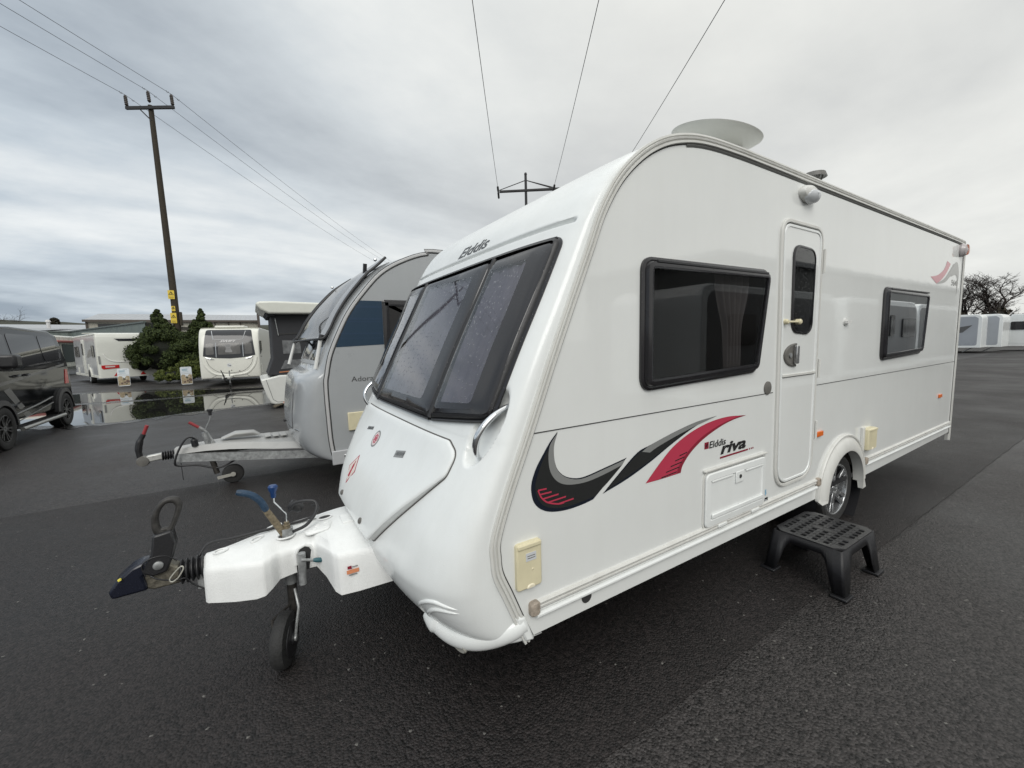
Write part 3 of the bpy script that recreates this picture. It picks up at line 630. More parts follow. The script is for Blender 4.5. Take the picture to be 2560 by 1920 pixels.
s2 = spline([(.401, .915), (.518, .998), (.646, 1.079), (.746, 1.103), (.935, 1.143), (1.142, 1.176), (1.335, 1.187)], 5)+spline([(1.335, 1.187), (1.143, 1.154), (.936, 1.086), (.747, 1.012), (.573, .955), (.401, .915)], 5)[1:-1]
flatpoly(s2, side, .0016, DECN, 'graphic_swoosh', CAR)
s2b = spline([(.43, .935), (.53, 1.0), (.655, 1.074), (.75, 1.095), (.93, 1.12), (1.09, 1.145)], 4)+spline([(1.09, 1.140), (.936, 1.092), (.747, 1.022), (.573, .967), (.43, .93)], 4)[1:]
flatpoly(s2b, side, .0022, DECK, 'graphic_shade', CAR)
s2c = spline([(.68, 1.077), (.746, 1.103), (.935, 1.143), (1.142, 1.176), (1.335, 1.187)], 4)+spline([(1.27, 1.176), (1.07, 1.143), (.92, 1.112), (.80, 1.083), (.74, 1.063)], 4)[0:]
flatpoly(s2c, side, .0028, DECG, 'graphic_band', CAR)
s3 = spline([(.71, .902), (.822, .99), (.937, 1.065), (1.086, 1.121), (1.262, 1.157), (1.453, 1.168), (1.661, 1.153)], 5)+spline([(1.661, 1.153), (1.504, 1.14), (1.358, 1.111), (1.205, 1.063), (1.09, 1.004), (1.021, .944), (1.002, .902)], 5)[1:]+[(.823, .9)]
flatpoly(s3, side, .0016, DECD, 'graphic_swoosh', CAR, None)
s3b = spline([(.71, .902), (.822, .99), (.937, 1.065), (1.086, 1.121), (1.262, 1.157), (1.453, 1.168), (1.60, 1.158)], 5)+spline([(1.44, 1.140), (1.33, 1.120), (1.18, 1.075), (1.06, 1.012), (.985, .945), (.965, .905)], 5)+[(.823, .903)]
flatpoly(s3b, side, .0022, DECR, 'graphic_band', CAR)
mb = MB()
for i, z in enumerate((.912, .935, .960, .985, 1.008)): x = .965+i*.022; stroke(mb, [(x-.13+i*.016, z-.005), (x, z+.004)], .006, .0030)
mb.build('graphic_rib', DECK, CAR, smooth=False)
text('Elddis', (1.268, .998, 1.438, 1.040), DECK, side, CAR, shear=.12, bold=.012, slant=.0)
sidebox(1.222, 1.262, 1.000, 1.040, 0, .002, DECD, 'logo_square'); 
mb = MB(); stroke(mb, [(1.233, 1.008), (1.238, 1.025), (1.25, 1.032), (1.244, 1.012)], .006, .003); mb.build('logo_mark', DECK, CAR, smooth=False)
text('riva', (1.385, .940, 1.668, 1.010), DECK, side, CAR, shear=.25, bold=.035)
mb = MB(); stroke(mb, [(1.382, .921), (1.695, .924)], .011, .002); 
for x in (1.715, 1.737, 1.757): mb.box(x-.005, x+.005, -.002, 0, .919, .929)
mb.build('logo_line', DECD, CAR, smooth=False)
text('564', (5.99, 2.18, 6.20, 2.245), mat('decal_mid', (.30, .30, .29), .3), side, CAR, bold=.01)
flatpoly(spline([(5.199, 2.233), (5.45, 2.265), (5.66, 2.34), (5.76, 2.44)], 4)+[(5.90, 2.415)]+spline([(5.90, 2.415), (5.75, 2.30), (5.57, 2.215), (5.42, 2.17)], 4)[1:], side, .0016, mat('decal_pink', (.62, .30, .33), .25), 'rear_graphic', CAR)
flatpoly(spline([(5.42, 2.175), (5.70, 2.24), (5.90, 2.35), (6.02, 2.43)], 4)+spline([(6.0, 2.36), (5.92, 2.285), (5.72, 2.20), (5.42, 2.165)], 4)[:-1], side, .0022, mat('decal_silver', (.40, .40, .385), .25), 'rear_graphic', CAR)
flatpoly(spline([(5.93, 2.275), (6.02, 2.40), (6.10, 2.45), (6.19, 2.44), (6.26, 2.34), (6.255, 2.20), (6.21, 2.06)], 4)+spline([(6.21, 2.08), (6.215, 2.22), (6.19, 2.285), (6.10, 2.305), (5.93, 2.27)], 4)[:-1], side, .0016, MATS['decal_silver'], 'rear_graphic', CAR)
sidebox(1.918, 1.972, .497, .54, 0, .002, DECK, 'warning_label'); mb = MB()
for z in (.508, .516, .524): mb.box(1.93, 1.96, -.003, 0, z, z+.003)
mb.build('label_print', DECP, CAR, smooth=False)
flatpoly([(1.925, .575), (1.94, .555), (1.955, .575), (1.948, .575), (1.948, .60), (1.932, .60), (1.932, .575)], side, .002, mat('decal_sky', (.25, .45, .6), .3), 'water_arrow', CAR)
# ---- front: panoramic window, gas locker lid, handles
fo_ = rpoly([(.092, 1.316), (.59, 1.264), (1.61, 1.264), (2.108, 1.316), (2.118, 2.132), (.082, 2.132)], [.07, .02, .02, .07, .05, .05])
fo_ = dense(fo_, .06)
mb = MB(); mb.loft([(fo_, -.002), (fo_, .006), (inset(fo_, .012), .010), (inset(fo_, .016), .007)], cap, cap=False); FW = mb.build('front_window', FRAME, CAR, ang=30)
mb = MB(); mb.patch(inset(fo_, .014), cap, .004, rings=8, skirt=False); mb.build('surround', FRAME, FW)
def fpane(c, gl_c, nm='pane', rr_=.03):
    o_ = dense(rpoly(c, rr_), .05); g_o = dense(rpoly(gl_c, .02), .05)
    n = len(o_); 
    # border ring goes from the outer outline to the clear area, both resampled to the same count by angle
    cx = sum(p[0] for p in gl_c)/4; cz = sum(p[1] for p in gl_c)/4
    def rad(poly, a):
        best = 0; dx, dz = math.cos(a), math.sin(a)
        for i in range(len(poly)):
            x1, z1 = poly[i][0]-cx, poly[i][1]-cz; x2, z2 = poly[(i+1) % len(poly)][0]-cx, poly[(i+1) % len(poly)][1]-cz
            ex, ez = x2-x1, z2-z1; dd = dx*ez-dz*ex
            if abs(dd) < 1e-9: continue
            t = (x1*ez-z1*ex)/dd; s_ = (x1*dz-z1*dx)/dd
            if t > 0 and -1e-6 <= s_ <= 1+1e-6: best = max(best, t)
        return best
    angs = sorted(set([2*PI*i/120 for i in range(120)]+[math.atan2(p[1]-cz, p[0]-cx) % (2*PI) for p in list(c)+list(gl_c)]))
    P_ = lambda poly, d=0: [(cx+max(.001, rad(poly, a)-d)*math.cos(a), cz+max(.001, rad(poly, a)-d)*math.sin(a)) for a in angs]
    O1 = P_(o_); G1 = P_(g_o)
    mid = [((a[0]+b[0])/2, (a[1]+b[1])/2) for a, b in zip(O1, G1)]
    mb = MB(); mb.loft([(O1, .006), (O1, .018), (P_(o_, .012), .030), (P_(o_, .03), .034), (mid, .036), (G1, .038)], cap, cap=False)
    f = mb.build(nm, FRAME, FW, ang=25)
    mb = MB(); mb.patch(G1, cap, .038, rings=8, skirt=False, c=(cx, cz)); mb.build('clear_pane', FRONTGLASS, f, ang=60)
    mb = MB(); y0_, y1_ = min(p[0] for p in G1), max(p[0] for p in G1); z0_, z1_ = min(p[1] for p in G1), max(p[1] for p in G1); nx_ = int((y1_-y0_)/.008); nz_ = 14
    mb.add([cap(y0_+(y1_-y0_)*i/nx_, z0_+(z1_-z0_)*j/nz_, .016+.010*math.sin((y0_+(y1_-y0_)*i/nx_)*74+.8*math.sin(j*.35+cx*5))*(.35+.65*abs(math.sin((y0_+(y1_-y0_)*i/nx_)*7+cx)))) for j in range(nz_+1) for i in range(nx_+1)], [(j*(nx_+1)+i, j*(nx_+1)+i+1, (j+1)*(nx_+1)+i+1, (j+1)*(nx_+1)+i) for j in range(nz_) for i in range(nx_)])
    mb.build('curtain', BLIND, f, ang=80)
    return f
fpane([(.105, 1.335), (.575, 1.288), (.575, 2.088), (.10, 2.100)], [(.235, 1.375), (.545, 1.352), (.545, 2.02), (.235, 2.03)])
fpane([(.605, 1.283), (1.595, 1.283), (1.595, 2.088), (.605, 2.088)], [(.745, 1.345), (1.50, 1.345), (1.50, 2.045), (.745, 2.02)])
fpane([(2.095, 1.335), (1.625, 1.288), (1.625, 2.088), (2.10, 2.100)], [(1.965, 1.375), (1.655, 1.352), (1.655, 2.02), (1.965, 2.03)])
def cappath(pts, wv): return [cap(p[0], p[1], wv) for p in pts]
for y in (.59, 1.61):
    mb = MB(); mb.tube(cappath(dense([(y, 1.275), (y, 2.10)], .06, False), .020), .0155, 8); mb.build('pane_gap_shade', RUBBER, FW)  # black filler between the panes, stands in for the division shadow
sl = inset(fo_, .020); mb = MB(); mb.loft([(inset(fo_, .012), .010), (inset(fo_, .016), .024), (inset(fo_, .030), .030)], cap, cap=False); mb.build('pane_gap_shade', RUBBER, FW, ang=60)  # black ring added to hide bright reflections along the outer pane edges
mb = MB(); mb.tube(cappath(dense([(.12, 2.122), (2.08, 2.122)], .06, False), .012), .007, 8); mb.build('hinge_rail', BLACKP, FW)
for a, b in ((.12, .57), (.61, 1.59), (1.63, 2.08)):
    z0 = 1.318 if a == .12 else (1.266 if a < 1 else 1.264); z1 = 1.27 if a == .12 else (1.266 if a < 1 else 1.316)
    mb = MB(); mb.tube(cappath(dense([(a, z0), (b, z1)], .05, False), .014), .007, 8, flat=.8); mb.build('lower_rail', BLACKP, FW)
# locker lid
lid = dense(rpoly([(.345, 1.207), (.245, 1.165), (.255, 1.07), (.700, .655), (1.500, .655), (1.945, 1.07), (1.955, 1.165), (1.855, 1.207)], [.05, .05, .12, .05, .05, .12, .05, .05]), .04)
lx = lambda z: .007+.030*(1-sm(.78, 1.14, z))
lidf = lambda y, z, wv: cap(y, z, wv+(lx(z) if wv > 0 else 0))
mb = MB(); mb.loft([(inset(lid, -.006), -.001), (inset(lid, -.006), .0025), (inset(lid, .012), .0025)], cap, cap=False); mb.build('lid_seal', mat('lid_gap', (.09, .085, .08), .7), CAR)
mb = MB(); mb.loft([(lid, -.001), (lid, .001), (inset(lid, .006), .006), (inset(lid, .014), .008)], lidf, cap=False); mb.patch(inset(lid, .014), lidf, .008, rings=10, skirt=False, c=(1.1, .98)); LID = mb.build('locker_lid', WHITE, CAR, ang=50)
on = lambda y, z, wv: lidf(y, z, wv+.0085)
for y in (.86, 1.385):
    mb = MB(); p = Vector(on(y, .697, 0)); n = Vector((-.9, 0, .38)).normalized(); mb.lathe([(.017, 0), (.016, .008), (.008, .012), (0, .012)], p, n, 16); mb.build('lid_lock', GREYP, LID)
# stickers: round red badge, gas warning diamond, small grey plates
circ = lambda cy_, cz_, a, b, n=32: [(cy_+a*math.cos(2*PI*i/n), cz_+b*math.sin(2*PI*i/n)) for i in range(n)]
bc = (1.262, 1.052)
mb = MB(); mb.patch(circ(*bc, .062, .050), on, .0005, rings=3, skirt=False); mb.build('badge_ring', DECG, LID)
mb = MB(); mb.patch(circ(*bc, .050, .040), on, .0012, rings=3, skirt=False); mb.build('badge_disc', mat('sticker_pink', (.66, .55, .54), .3), LID)
mb = MB(); rb = random.Random(5)
for i in range(7):
    a = i*2*PI/7; y0, z0 = bc[0]+.02*math.cos(a), bc[1]+.016*math.sin(a)
    stroke(mb, [(y0, z0), (y0+.018*math.cos(a+.9), z0+.014*math.sin(a+.9)), (y0+.022*math.cos(a+1.8), z0+.017*math.sin(a+1.8))], .009, .002, on)
stroke(mb, [(bc[0]-.018, bc[1]), (bc[0]+.018, bc[1])], .022, .002, on); mb.build('badge_emblem', DECR, LID, smooth=False)
dm = (1.385, .838)
for sc_, m_, wv, nm in ((1, DECR, .0006, 'warning_diamond'), (.86, mat('sticker_cream', (.74, .66, .60), .3), .0012, 'warning_face')):
    mb = MB(); mb.patch([(dm[0]-.088*sc_, dm[1]), (dm[0], dm[1]-.088*sc_), (dm[0]+.088*sc_, dm[1]), (dm[0], dm[1]+.088*sc_)], on, wv, rings=3, skirt=False); mb.build(nm, m_, LID, smooth=False)
mb = MB(); mb.patch([(dm[0]-.017, dm[1]-.045), (dm[0]+.017, dm[1]-.045), (dm[0]+.017, dm[1]+.022), (dm[0]+.006, dm[1]+.032), (dm[0]+.006, dm[1]+.048), (dm[0]-.006, dm[1]+.048), (dm[0]-.006, dm[1]+.032), (dm[0]-.017, dm[1]+.022)], on, .002, rings=2, skirt=False); mb.build('gas_bottle_mark', DECR, LID, smooth=False)
mb = MB(); mb.patch([(.835, 1.030), (.71, 1.052), (.715, 1.087), (.84, 1.065)], on, .0008, rings=2, skirt=False); mb.build('plate', DECG, LID, smooth=False)
mb = MB()
for i in range(3): stroke(mb, [(.815-i*.036, 1.045+i*.0065), (.803-i*.036, 1.062+i*.0065), (.797-i*.036, 1.045+i*.0065), (.786-i*.036, 1.067+i*.006)], .006, .0016, on)
mb.build('plate_print', DECK, LID, smooth=False)
mb = MB()
for i in range(6): mb.patch([(1.545-i*.022, 1.066+i*.003), (1.529-i*.022, 1.068+i*.003), (1.529-i*.022, 1.088+i*.003), (1.545-i*.022, 1.086+i*.003)], on, .0008, rings=1, skirt=False)
mb.build('lid_lettering', DECK, LID, smooth=False)
text('Elddis', (0, 2.232, .41, 2.304), DECK, lambda u, v, wv: cap(1.25-u, v, wv), CAR, name='front_lettering', shear=.25, bold=.018, wv=.002, slant=.0)
# chrome grab handles in their hollows
def ghandle(sgn):
    mir = lambda p: (p[0], p[1] if sgn < 0 else WID-p[1], p[2])
    A = Vector((-.055, .080, 1.392)); B = Vector((-.180, .128, 1.150)); n = Vector((-.97, -.15, .12)).normalized(); pts = []
    for i in range(19):
        t = i/18; k = max(0, math.sin(PI*t))**.6; pts.append(mir(tuple(A.lerp(B, t)+n*(.112*k-.015))))
    mb = MB(); mb.tube(pts, [.012+.005*math.sin(PI*i/18) for i in range(19)], 14, flat=.9)
    mb.build('grab_handle', CHROME, CAR, ang=60)
ghandle(-1); ghandle(1)
# moulded swoosh creases and bottom bumper at both corners
def cpt(u, y, wv): p = cappt(u, y)+capn(u, y)*wv; return tuple(p)
def bumper(sg):
    Yf = (lambda y: y) if sg < 0 else (lambda y: WID-y)
    path = [(-.075, -.004, .425), (-.13, .008, .405), (-.20, .042, .385), (-.265, .090, .370), (-.315, .145, .365), (-.352, .20, .372), (-.382, .255, .392), (-.408, .31, .42)]
    sp_ = spline(path, 5); R_ = [.028+.007*math.sin(PI*min(1, i/(len(sp_)*.8))) for i in range(len(sp_))]; R_[-6:] = [.034, .032, .029, .025, .021, .015]
    mb = MB(); mb.tube([(p[0]+.006, Yf(p[1]+.006), p[2]+.010) for p in sp_], R_, 18, flat=1.45); b_ = mb.build('bumper', WHITE, CAR, ang=60)
    mb = MB(); mb.lathe([(.044, -.02), (.046, .0), (.040, .006), (0, .004)], (-.318, Yf(.150), .345), (-.86, -.30*(-sg if sg > 0 else 1), -.35), 20); mb.build('bumper_end_cap', mat('dull_reflector', (.50, .49, .44), .35), b_)
    mb = MB(); mb.hexa([(-.075, Yf(-.022), .362), (-.025, Yf(-.020), .352), (-.025, Yf(.03), .352), (-.075, Yf(.03), .362)], [(-.120, Yf(-.016), .485), (-.070, Yf(-.016), .475), (-.070, Yf(.03), .475), (-.120, Yf(.03), .485)]); mb.build('bumper_bracket', WHITE, CAR, bevel=.010)
    for k, (dy, dz) in enumerate(((0, 0), (-.030, -.045))):
        pts = spline([(.272, .462), (.254, .525), (.191, .573), (.133, .596), (.091, .591), (.050, .580)] if k == 0 else [(.250, .452), (.218, .500), (.155, .548), (.109, .563), (.050, .560)], 4)
        mb = MB(); pts = [(Yf(q[0]), q[1]) for q in pts]; n_p = len(pts)
        mb.tube([cap(p[0], p[1], -.001) for p in pts], [.002+.0085*math.sin(PI*i/(n_p-1))**.6 for i in range(n_p)], 10); mb.build('moulded_crease', WHITE, CAR, ang=80)
bumper(-1); bumper(1)
# ---- A-frame cover
def station(x, yn, yf, zt, zb, flare=.02, rn=.05):
    pts = []; w_ = yf-yn; r_ = min(rn, w_*.3)
    zs_ = zt-.030; r_ = min(r_, .034)
    pts += [(yn-flare, zb), (yn-flare*.5, (zb+zs_)/2), (yn-.002, zs_-r_)]
    for i in range(1, 6): a = PI/2*i/6; pts.append((yn+r_*(1-math.cos(a)), zs_-r_*(1-math.sin(a))))
    pts += [(yn+r_, zs_), (yn+r_+min(.05, (w_-2*r_)*.3), zt-.002), (yn+r_+(w_-2*r_)*.5, zt+.004), (yf-r_-min(.05, (w_-2*r_)*.3), zt-.002), (yf-r_, zs_)]
    for i in range(5, 0, -1): a = PI/2*i/6; pts.append((yf-r_*(1-math.cos(a)), zs_-r_*(1-math.sin(a))))
    pts += [(yf+.002, zs_-r_), (yf+flare*.5, (zb+zt)/2), (yf+flare, zb)]
    return [(x, p[0], p[1]) for p in pts]
ST = [(-1.272, 1.05, 1.215, .605, .415, .012, .03), (-1.262, 1.038, 1.225, .618, .413, .014, .035), (-1.15, .985, 1.265, .622, .41, .02, .045), (-1.06, .945, 1.31, .624, .412, .02, .05), (-1.02, .935, 1.33, .625, .418, .016, .05),
      (-.985, .955, 1.34, .626, .435, .012, .05), (-.95, .990, 1.35, .627, .452, .008, .05), (-.89, 1.000, 1.365, .628, .455, .006, .05), (-.82, 1.000, 1.385, .628, .462, .006, .05), (-.775, .985, 1.395, .628, .470, .01, .05), (-.74, .90, 1.405, .627, .44, .012, .05), (-.712, .815, 1.41, .626, .395, .02, .05), (-.69, .785, 1.42, .626, .385, .024, .05), (-.60, .765, 1.44, .628, .39, .026, .05), (-.42, .74, 1.46, .63, .40, .026, .05)]
mb = MB(); vs = []; 
ST2 = []
for i in range(len(ST)-1):
    for j in range(4):
        t = j/4; ST2.append(tuple(a+(b-a)*t for a, b in zip(ST[i], ST[i+1])))
ST2.append(ST[-1]); S_ = [station(*s_) for s_ in ST2]; k = len(S_[0])
mb.add([p for s_ in S_ for p in s_], [(i*k+j, i*k+j+1, (i+1)*k+j+1, (i+1)*k+j) for i in range(len(S_)-1) for j in range(k-1)]+[tuple(range(k))[::-1]])
AF = mb.build('drawbar_cover', COVERP, CAR, ang=50)
def ell(x, y, a, b, ang, z, wv, m, name, par, n=28, ring=None):
    ca, sa = math.cos(ang), math.sin(ang); P_ = lambda k_: [(x+a*k_*math.cos(2*PI*i/n)*ca-b*k_*math.sin(2*PI*i/n)*sa, y+a*k_*math.cos(2*PI*i/n)*sa+b*k_*math.sin(2*PI*i/n)*ca) for i in range(n)]
    f = lambda u, v, h: (u, v, z+h); mb = MB()
    if ring: mb.loft([(P_(1), 0), (P_(.96), wv), (P_(ring), wv), (P_(ring*.94), 0)], f, cap=False)
    else: mb.loft([(P_(1), 0), (P_(.93), wv)], f)
    return mb.build(name, m, par, ang=40)
Z0 = .631
for (x, y, a, b, an) in ((-.69, 1.235, .045, .032, .3), (-.905, 1.095, .048, .040, .2)):
    ell(x, y, a, b, an, Z0-.001, .006, COVERP, 'hole_rim', AF, ring=.80); ell(x, y, a*.80, b*.80, an, Z0-.001, .0025, DARKGAP, 'hole', AF)
ell(-1.20, 1.115, .036, .024, .3, Z0-.006, .005, COVERP, 'moulded_ring', AF, ring=.75); ell(-1.04, 1.15, .042, .022, .9, Z0-.002, .005, COVERP, 'moulded_ring', AF, ring=.78); ell(-.955, 1.27, .05, .022, .6, Z0-.002, .005, COVERP, 'moulded_ring', AF, ring=.7)
mb = MB(); pd = [rpoly([(-.81, 1.02), (-.69, 1.05), (-.655, 1.17), (-.73, 1.18), (-.82, 1.10)], .03), ]
mb.loft([(pd[0], Z0-.002), (pd[0], Z0+.004), (inset(pd[0], .008), Z0+.009)], lambda u, v, h: (u, v, h)); mb.build('moulded_pad', COVERP, AF, ang=40)
for x, y in ((-.765, 1.065), (-.70, 1.085), (-.745, 1.115), (-.695, 1.14)): ell(x, y, .016, .012, .5, Z0+.008, .003, COVERP, 'moulded_cup', AF, ring=.7)
mb = MB(); mb.box(-.615, -.555, 1.07, 1.19, Z0-.002, Z0+.010); mb.build('moulded_pad', COVERP, AF, bevel=.003)
mb = MB(); stroke(mb, [(-1.17, 1.215), (-1.0, 1.225), (-.85, 1.24), (-.735, 1.245)], .014, Z0+.002, lambda u, v, h: (u, v, h)); mb.build('cable_slot', mat('slot_grey', (.25, .25, .24), .6), AF, smooth=False)
# recessed channel for the jockey wheel clamp, and the orange and red label
mb = MB(); ch = [(-.835, .50), (-.835, .56), (-.82, .588), (-.79, .60), (-.765, .588), (-.75, .56), (-.75, .50)]
mb.tube([(p[0]-.035, .992-.0, p[1]) for p in ch], .009, 8); mb.build('channel_lip', COVERP, AF)
mb = MB(); mb.add([(p[0]-.035, .9895, p[1]) for p in [(-.835, .46)]+ch+[(-.75, .46)]], [tuple(range(9))]); mb.build('channel', DARKGAP, AF, smooth=False)
lab = lambda u, v, wv: (u, .757-wv-.30*(v-.46)*-1*0+(v-.5)*.14, v)
for (a, b, c, d, m_, nm) in ((-.66, .492, -.60, .512, mat('label_orange', (.72, .28, .14), .4), 'label_band'), (-.655, .517, -.635, .533, DECD, 'label_flag'), (-.632, .522, -.605, .527, DECG, 'label_print'), (-.65, .482, -.61, .487, DECG, 'label_print')):
    mb = MB(); mb.loft([([(a, b), (c, b), (c, d), (a, d)], .0085), ([(a, b), (c, b), (c, d), (a, d)], .0095)], lambda u, v, wv: (u, .765-.0-wv-.013*(1-(v-.39)/.24), v)); mb.build(nm, m_, AF, smooth=False)
# drawbar steelwork
mb = MB(); mb.bar((-1.30, 1.13, .50), (-.5, .98, .49), .05, .08); mb.build('drawbar', STEEL, CAR, smooth=False)
mb = MB(); mb.bar((-1.30, 1.13, .50), (-.5, 1.34, .49), .05, .08); mb.build('drawbar', STEEL, CAR, smooth=False)
# hitch head with stabiliser
HIT = None
mb = MB(); rel = [(-1.268, .050), (-1.275, .058)]
pr_ = []; x = -1.268
for i in range(5):
    pr_ += [(.040, -(x)), (.060, -(x-.009)), (.060, -(x-.013)), (.040, -(x-.020))]; x -= .021
pr_ += [(.030, -(x-.004))]
mb.lathe([(r_, h+x_*0) for r_, h, x_ in [(a, b, 0) for a, b in pr_]], (0, 1.135, .560), (-1, 0, -.0), 28); GA = mb.build('gaiter', RUBBER, CAR, ang=25)
hb_ = lambda x0, z0, x1, z1, y0, y1: None
def prism(outl, y0, y1, name, m, par, bev=.006, ang=35, taper=None):
    mb = MB(); lo = [(outl, y0), (outl, y1)]
    mb.loft(lo, lambda u, v, wv: (u, wv, v), cap=True, base=True); return mb.build(name, m, par, bevel=bev, ang=ang)
HH = prism([(-1.365, .520), (-1.365, .600), (-1.41, .640), (-1.455, .650), (-1.50, .60), (-1.50, .535), (-1.47, .520)], 1.095, 1.165, 'hitch_body', mat('oily_steel', (.20, .185, .15), .4, metal=.6, var=.5, vscale=40, bump=.2), CAR, .01)
prism([(-1.618, .525), (-1.628, .560), (-1.60, .605), (-1.54, .655), (-1.49, .672), (-1.47, .655), (-1.475, .625), (-1.50, .60), (-1.49, .560), (-1.488, .528)], 1.085, 1.185, 'hitch_nose', NAVY, HH, .018)
mb = MB(); mb.bar((-1.585, 1.078, .615), (-1.575, 1.078, .620), .012, .008); mb.build('wear_mark', mat('mark_yellow', (.8, .7, .1), .4), HH)
# stabiliser handle: flat arm then loop
prism([(-1.505, .620), (-1.465, .592), (-1.412, .600), (-1.388, .655), (-1.368, .730), (-1.376, .800), (-1.452, .790), (-1.464, .700)], 1.075, 1.150, 'stabiliser_arm', BLACKP, HH, .010)
lo_ = spline([(-1.452, .80), (-1.455, .85), (-1.442, .90), (-1.410, .945), (-1.372, .958), (-1.340, .945), (-1.330, .910), (-1.345, .86), (-1.370, .80), (-1.395, .765), (-1.43, .765)], 4, True)
li_ = spline([(-1.425, .825), (-1.426, .865), (-1.415, .90), (-1.396, .925), (-1.375, .930), (-1.358, .918), (-1.357, .895), (-1.370, .855), (-1.388, .815), (-1.402, .800), (-1.418, .805)], 4, True)
mb = MB(); mf = lambda u, v, wv: (u, wv, v); n_ = len(lo_); li_ = [(-1.392+(p[0]+1.392)*.92, .865+(p[1]-.865)*.95) for p in li_]; ctr = [((a[0]+b[0])/2, (a[1]+b[1])/2) for a, b in zip(lo_, li_)]
mix_ = lambda k: [(c[0]+(a[0]-c[0])*k, c[1]+(a[1]-c[1])*k) for a, c in zip(lo_, ctr)]; mi2 = lambda k: [(c[0]+(a[0]-c[0])*k, c[1]+(a[1]-c[1])*k) for a, c in zip(li_, ctr)]
mb.loft([(mix_(1), 1.112), (mix_(.85), 1.100), (mix_(.3), 1.094), (mi2(.3), 1.094), (mi2(.85), 1.100), (mi2(1), 1.112), (mi2(.85), 1.124), (mi2(.3), 1.130), (mix_(.3), 1.130), (mix_(.85), 1.124), (mix_(1), 1.112)], mf, cap=False)
mb.build('stabiliser_loop', mat('worn_grey_grip', (.034, .032, .030), .55, var=.4, vscale=40), HH, ang=70)
prism([(-1.448, .752), (-1.395, .752), (-1.375, .80), (-1.400, .812), (-1.43, .812), (-1.449, .80)], 1.098, 1.126, 'loop_root', MATS['worn_grey_grip'], HH, .008)
prism([(-1.395, .72), (-1.375, .75), (-1.365, .735), (-1.375, .70), (-1.39, .69)], 1.09, 1.14, 'catch', BLACKP, HH, .004)
mb = MB(); mb.lathe([(.020, 0), (.020, .008), (.013, .012), (0, .012)], (-1.440, 1.075, .645), (0, -1, 0), 16); mb.build('pivot_bolt', STEEL, HH)
# handbrake lever, jockey wheel with winding handle
RP = lambda L_, y=1.09: [(-.982+(x+.982)*(y+1.411)/(q+1.411), y, 1.662-(1.662-z)*(y+1.411)/(q+1.411)) for x, q, z in L_]
mb = MB(); mb.tube(RP([(-.905, 1.0, .655), (-.945, 1.0, .745), (-.990, 1.0, .838)]), [.012, .013, .012], 10, flat=1.4); LV = mb.build('brake_lever', RUST, CAR)
mb = MB(); mb.tube(spline(RP([(-.985, 1.0, .828), (-1.005, 1.0, .880), (-1.045, 1.0, .925), (-1.105, 1.0, .952)]), 5), [.015, .017, .018, .018, .018, .018, .018, .018, .018, .018, .018, .018, .018, .018, .016, .012], 12); mb.build('grip', BLUEG, LV, ang=60)
JW = None
mb = MB(); mb.tube([(-.897, 1.095, .675), (-.897, 1.095, .36)], .030, 20); JW = mb.build('jockey_tube', STEEL, CAR)
mb = MB(); mb.tube([(-.897, 1.095, .37), (-.897, 1.095, .16)], .025, 16); mb.build('inner_tube', mat('dark_steel', (.06, .055, .05), .5, metal=.5, var=.4, vscale=30), JW)
mb = MB(); mb.lathe([(.018, 0), (.018, .02), (.012, .022), (.012, .035), (0, .035)], (-.897, 1.095, .675), (0, 0, 1), 16); mb.build('winder_head', RUST, JW)
mb = MB(); mb.tube([(-.897, 1.095, .70)]+RP([(-.900, 1.015, .785), (-.950, 1.0, .865), (-.948, 1.0, .90)], 1.095), .0055, 8); mb.build('winder_rod', CHROME, JW)
mb = MB(); mb.lathe([(.010, 0), (.014, .012), (.014, .03), (.022, .045), (.024, .062), (.018, .070), (0, .071)], RP([(-.948, 1.0, .888)], 1.095)[0], (0, 0, 1), 16); mb.build('knob', mat('blue_knob', (.012, .045, .15), .35), JW)
mb = MB(); mb.tube([(-.845, .955, .575), (-.848, .955, .405)], .019, 14); mb.build('clamp_bar', STEEL, JW)
mb = MB(); mb.tube([(-.850, .935, .548), (-.79, .935, .528)], .008, 8); mb.build('clamp_handle', STEEL, JW)
mb = MB(); mb.tube([(-.795, .935, .530), (-.78, .935, .525), (-.755, .935, .518), (-.742, .935, .514)], [.008, .0125, .013, .007], 10); mb.build('clamp_grip', TEAL, JW)
ax = Vector((.93, -.37, 0)).normalized(); wc = Vector((-.955, .945, .139))
mb = MB(); mb.lathe([(.03, -.035), (.095, -.036), (.128, -.030), (.136, -.016), (.137, 0), (.136, .016), (.128, .030), (.095, .036), (.03, .035)], wc, ax, 40); JR = mb.build('jockey_tyre', TYRE, JW, ang=40)
mb = MB(); mb.lathe([(.092, .030), (.085, .040), (.03, .042), (.025, .050), (0, .050)], wc, ax, 28); mb.build('hub', BLACKP, JR)
mb = MB(); a0 = wc+ax*.052; mb.tube([tuple(a0), tuple(a0+Vector((.012, .01, .07))), (-.875, 1.02, .245), (-.880, 1.06, .29), (-.885, 1.075, .33)], .0075, 8); mb.lathe([(.016, -.004), (.016, .008), (0, .009)], a0, ax, 12); mb.build('fork', STEEL, JW)
mb = MB(); mb.tube([tuple(wc-ax*.05), tuple(wc-ax*.052+Vector((0, .02, .10))), (-.92, 1.06, .25)], .0075, 8); mb.build('fork', MATS['dark_steel'], JW)
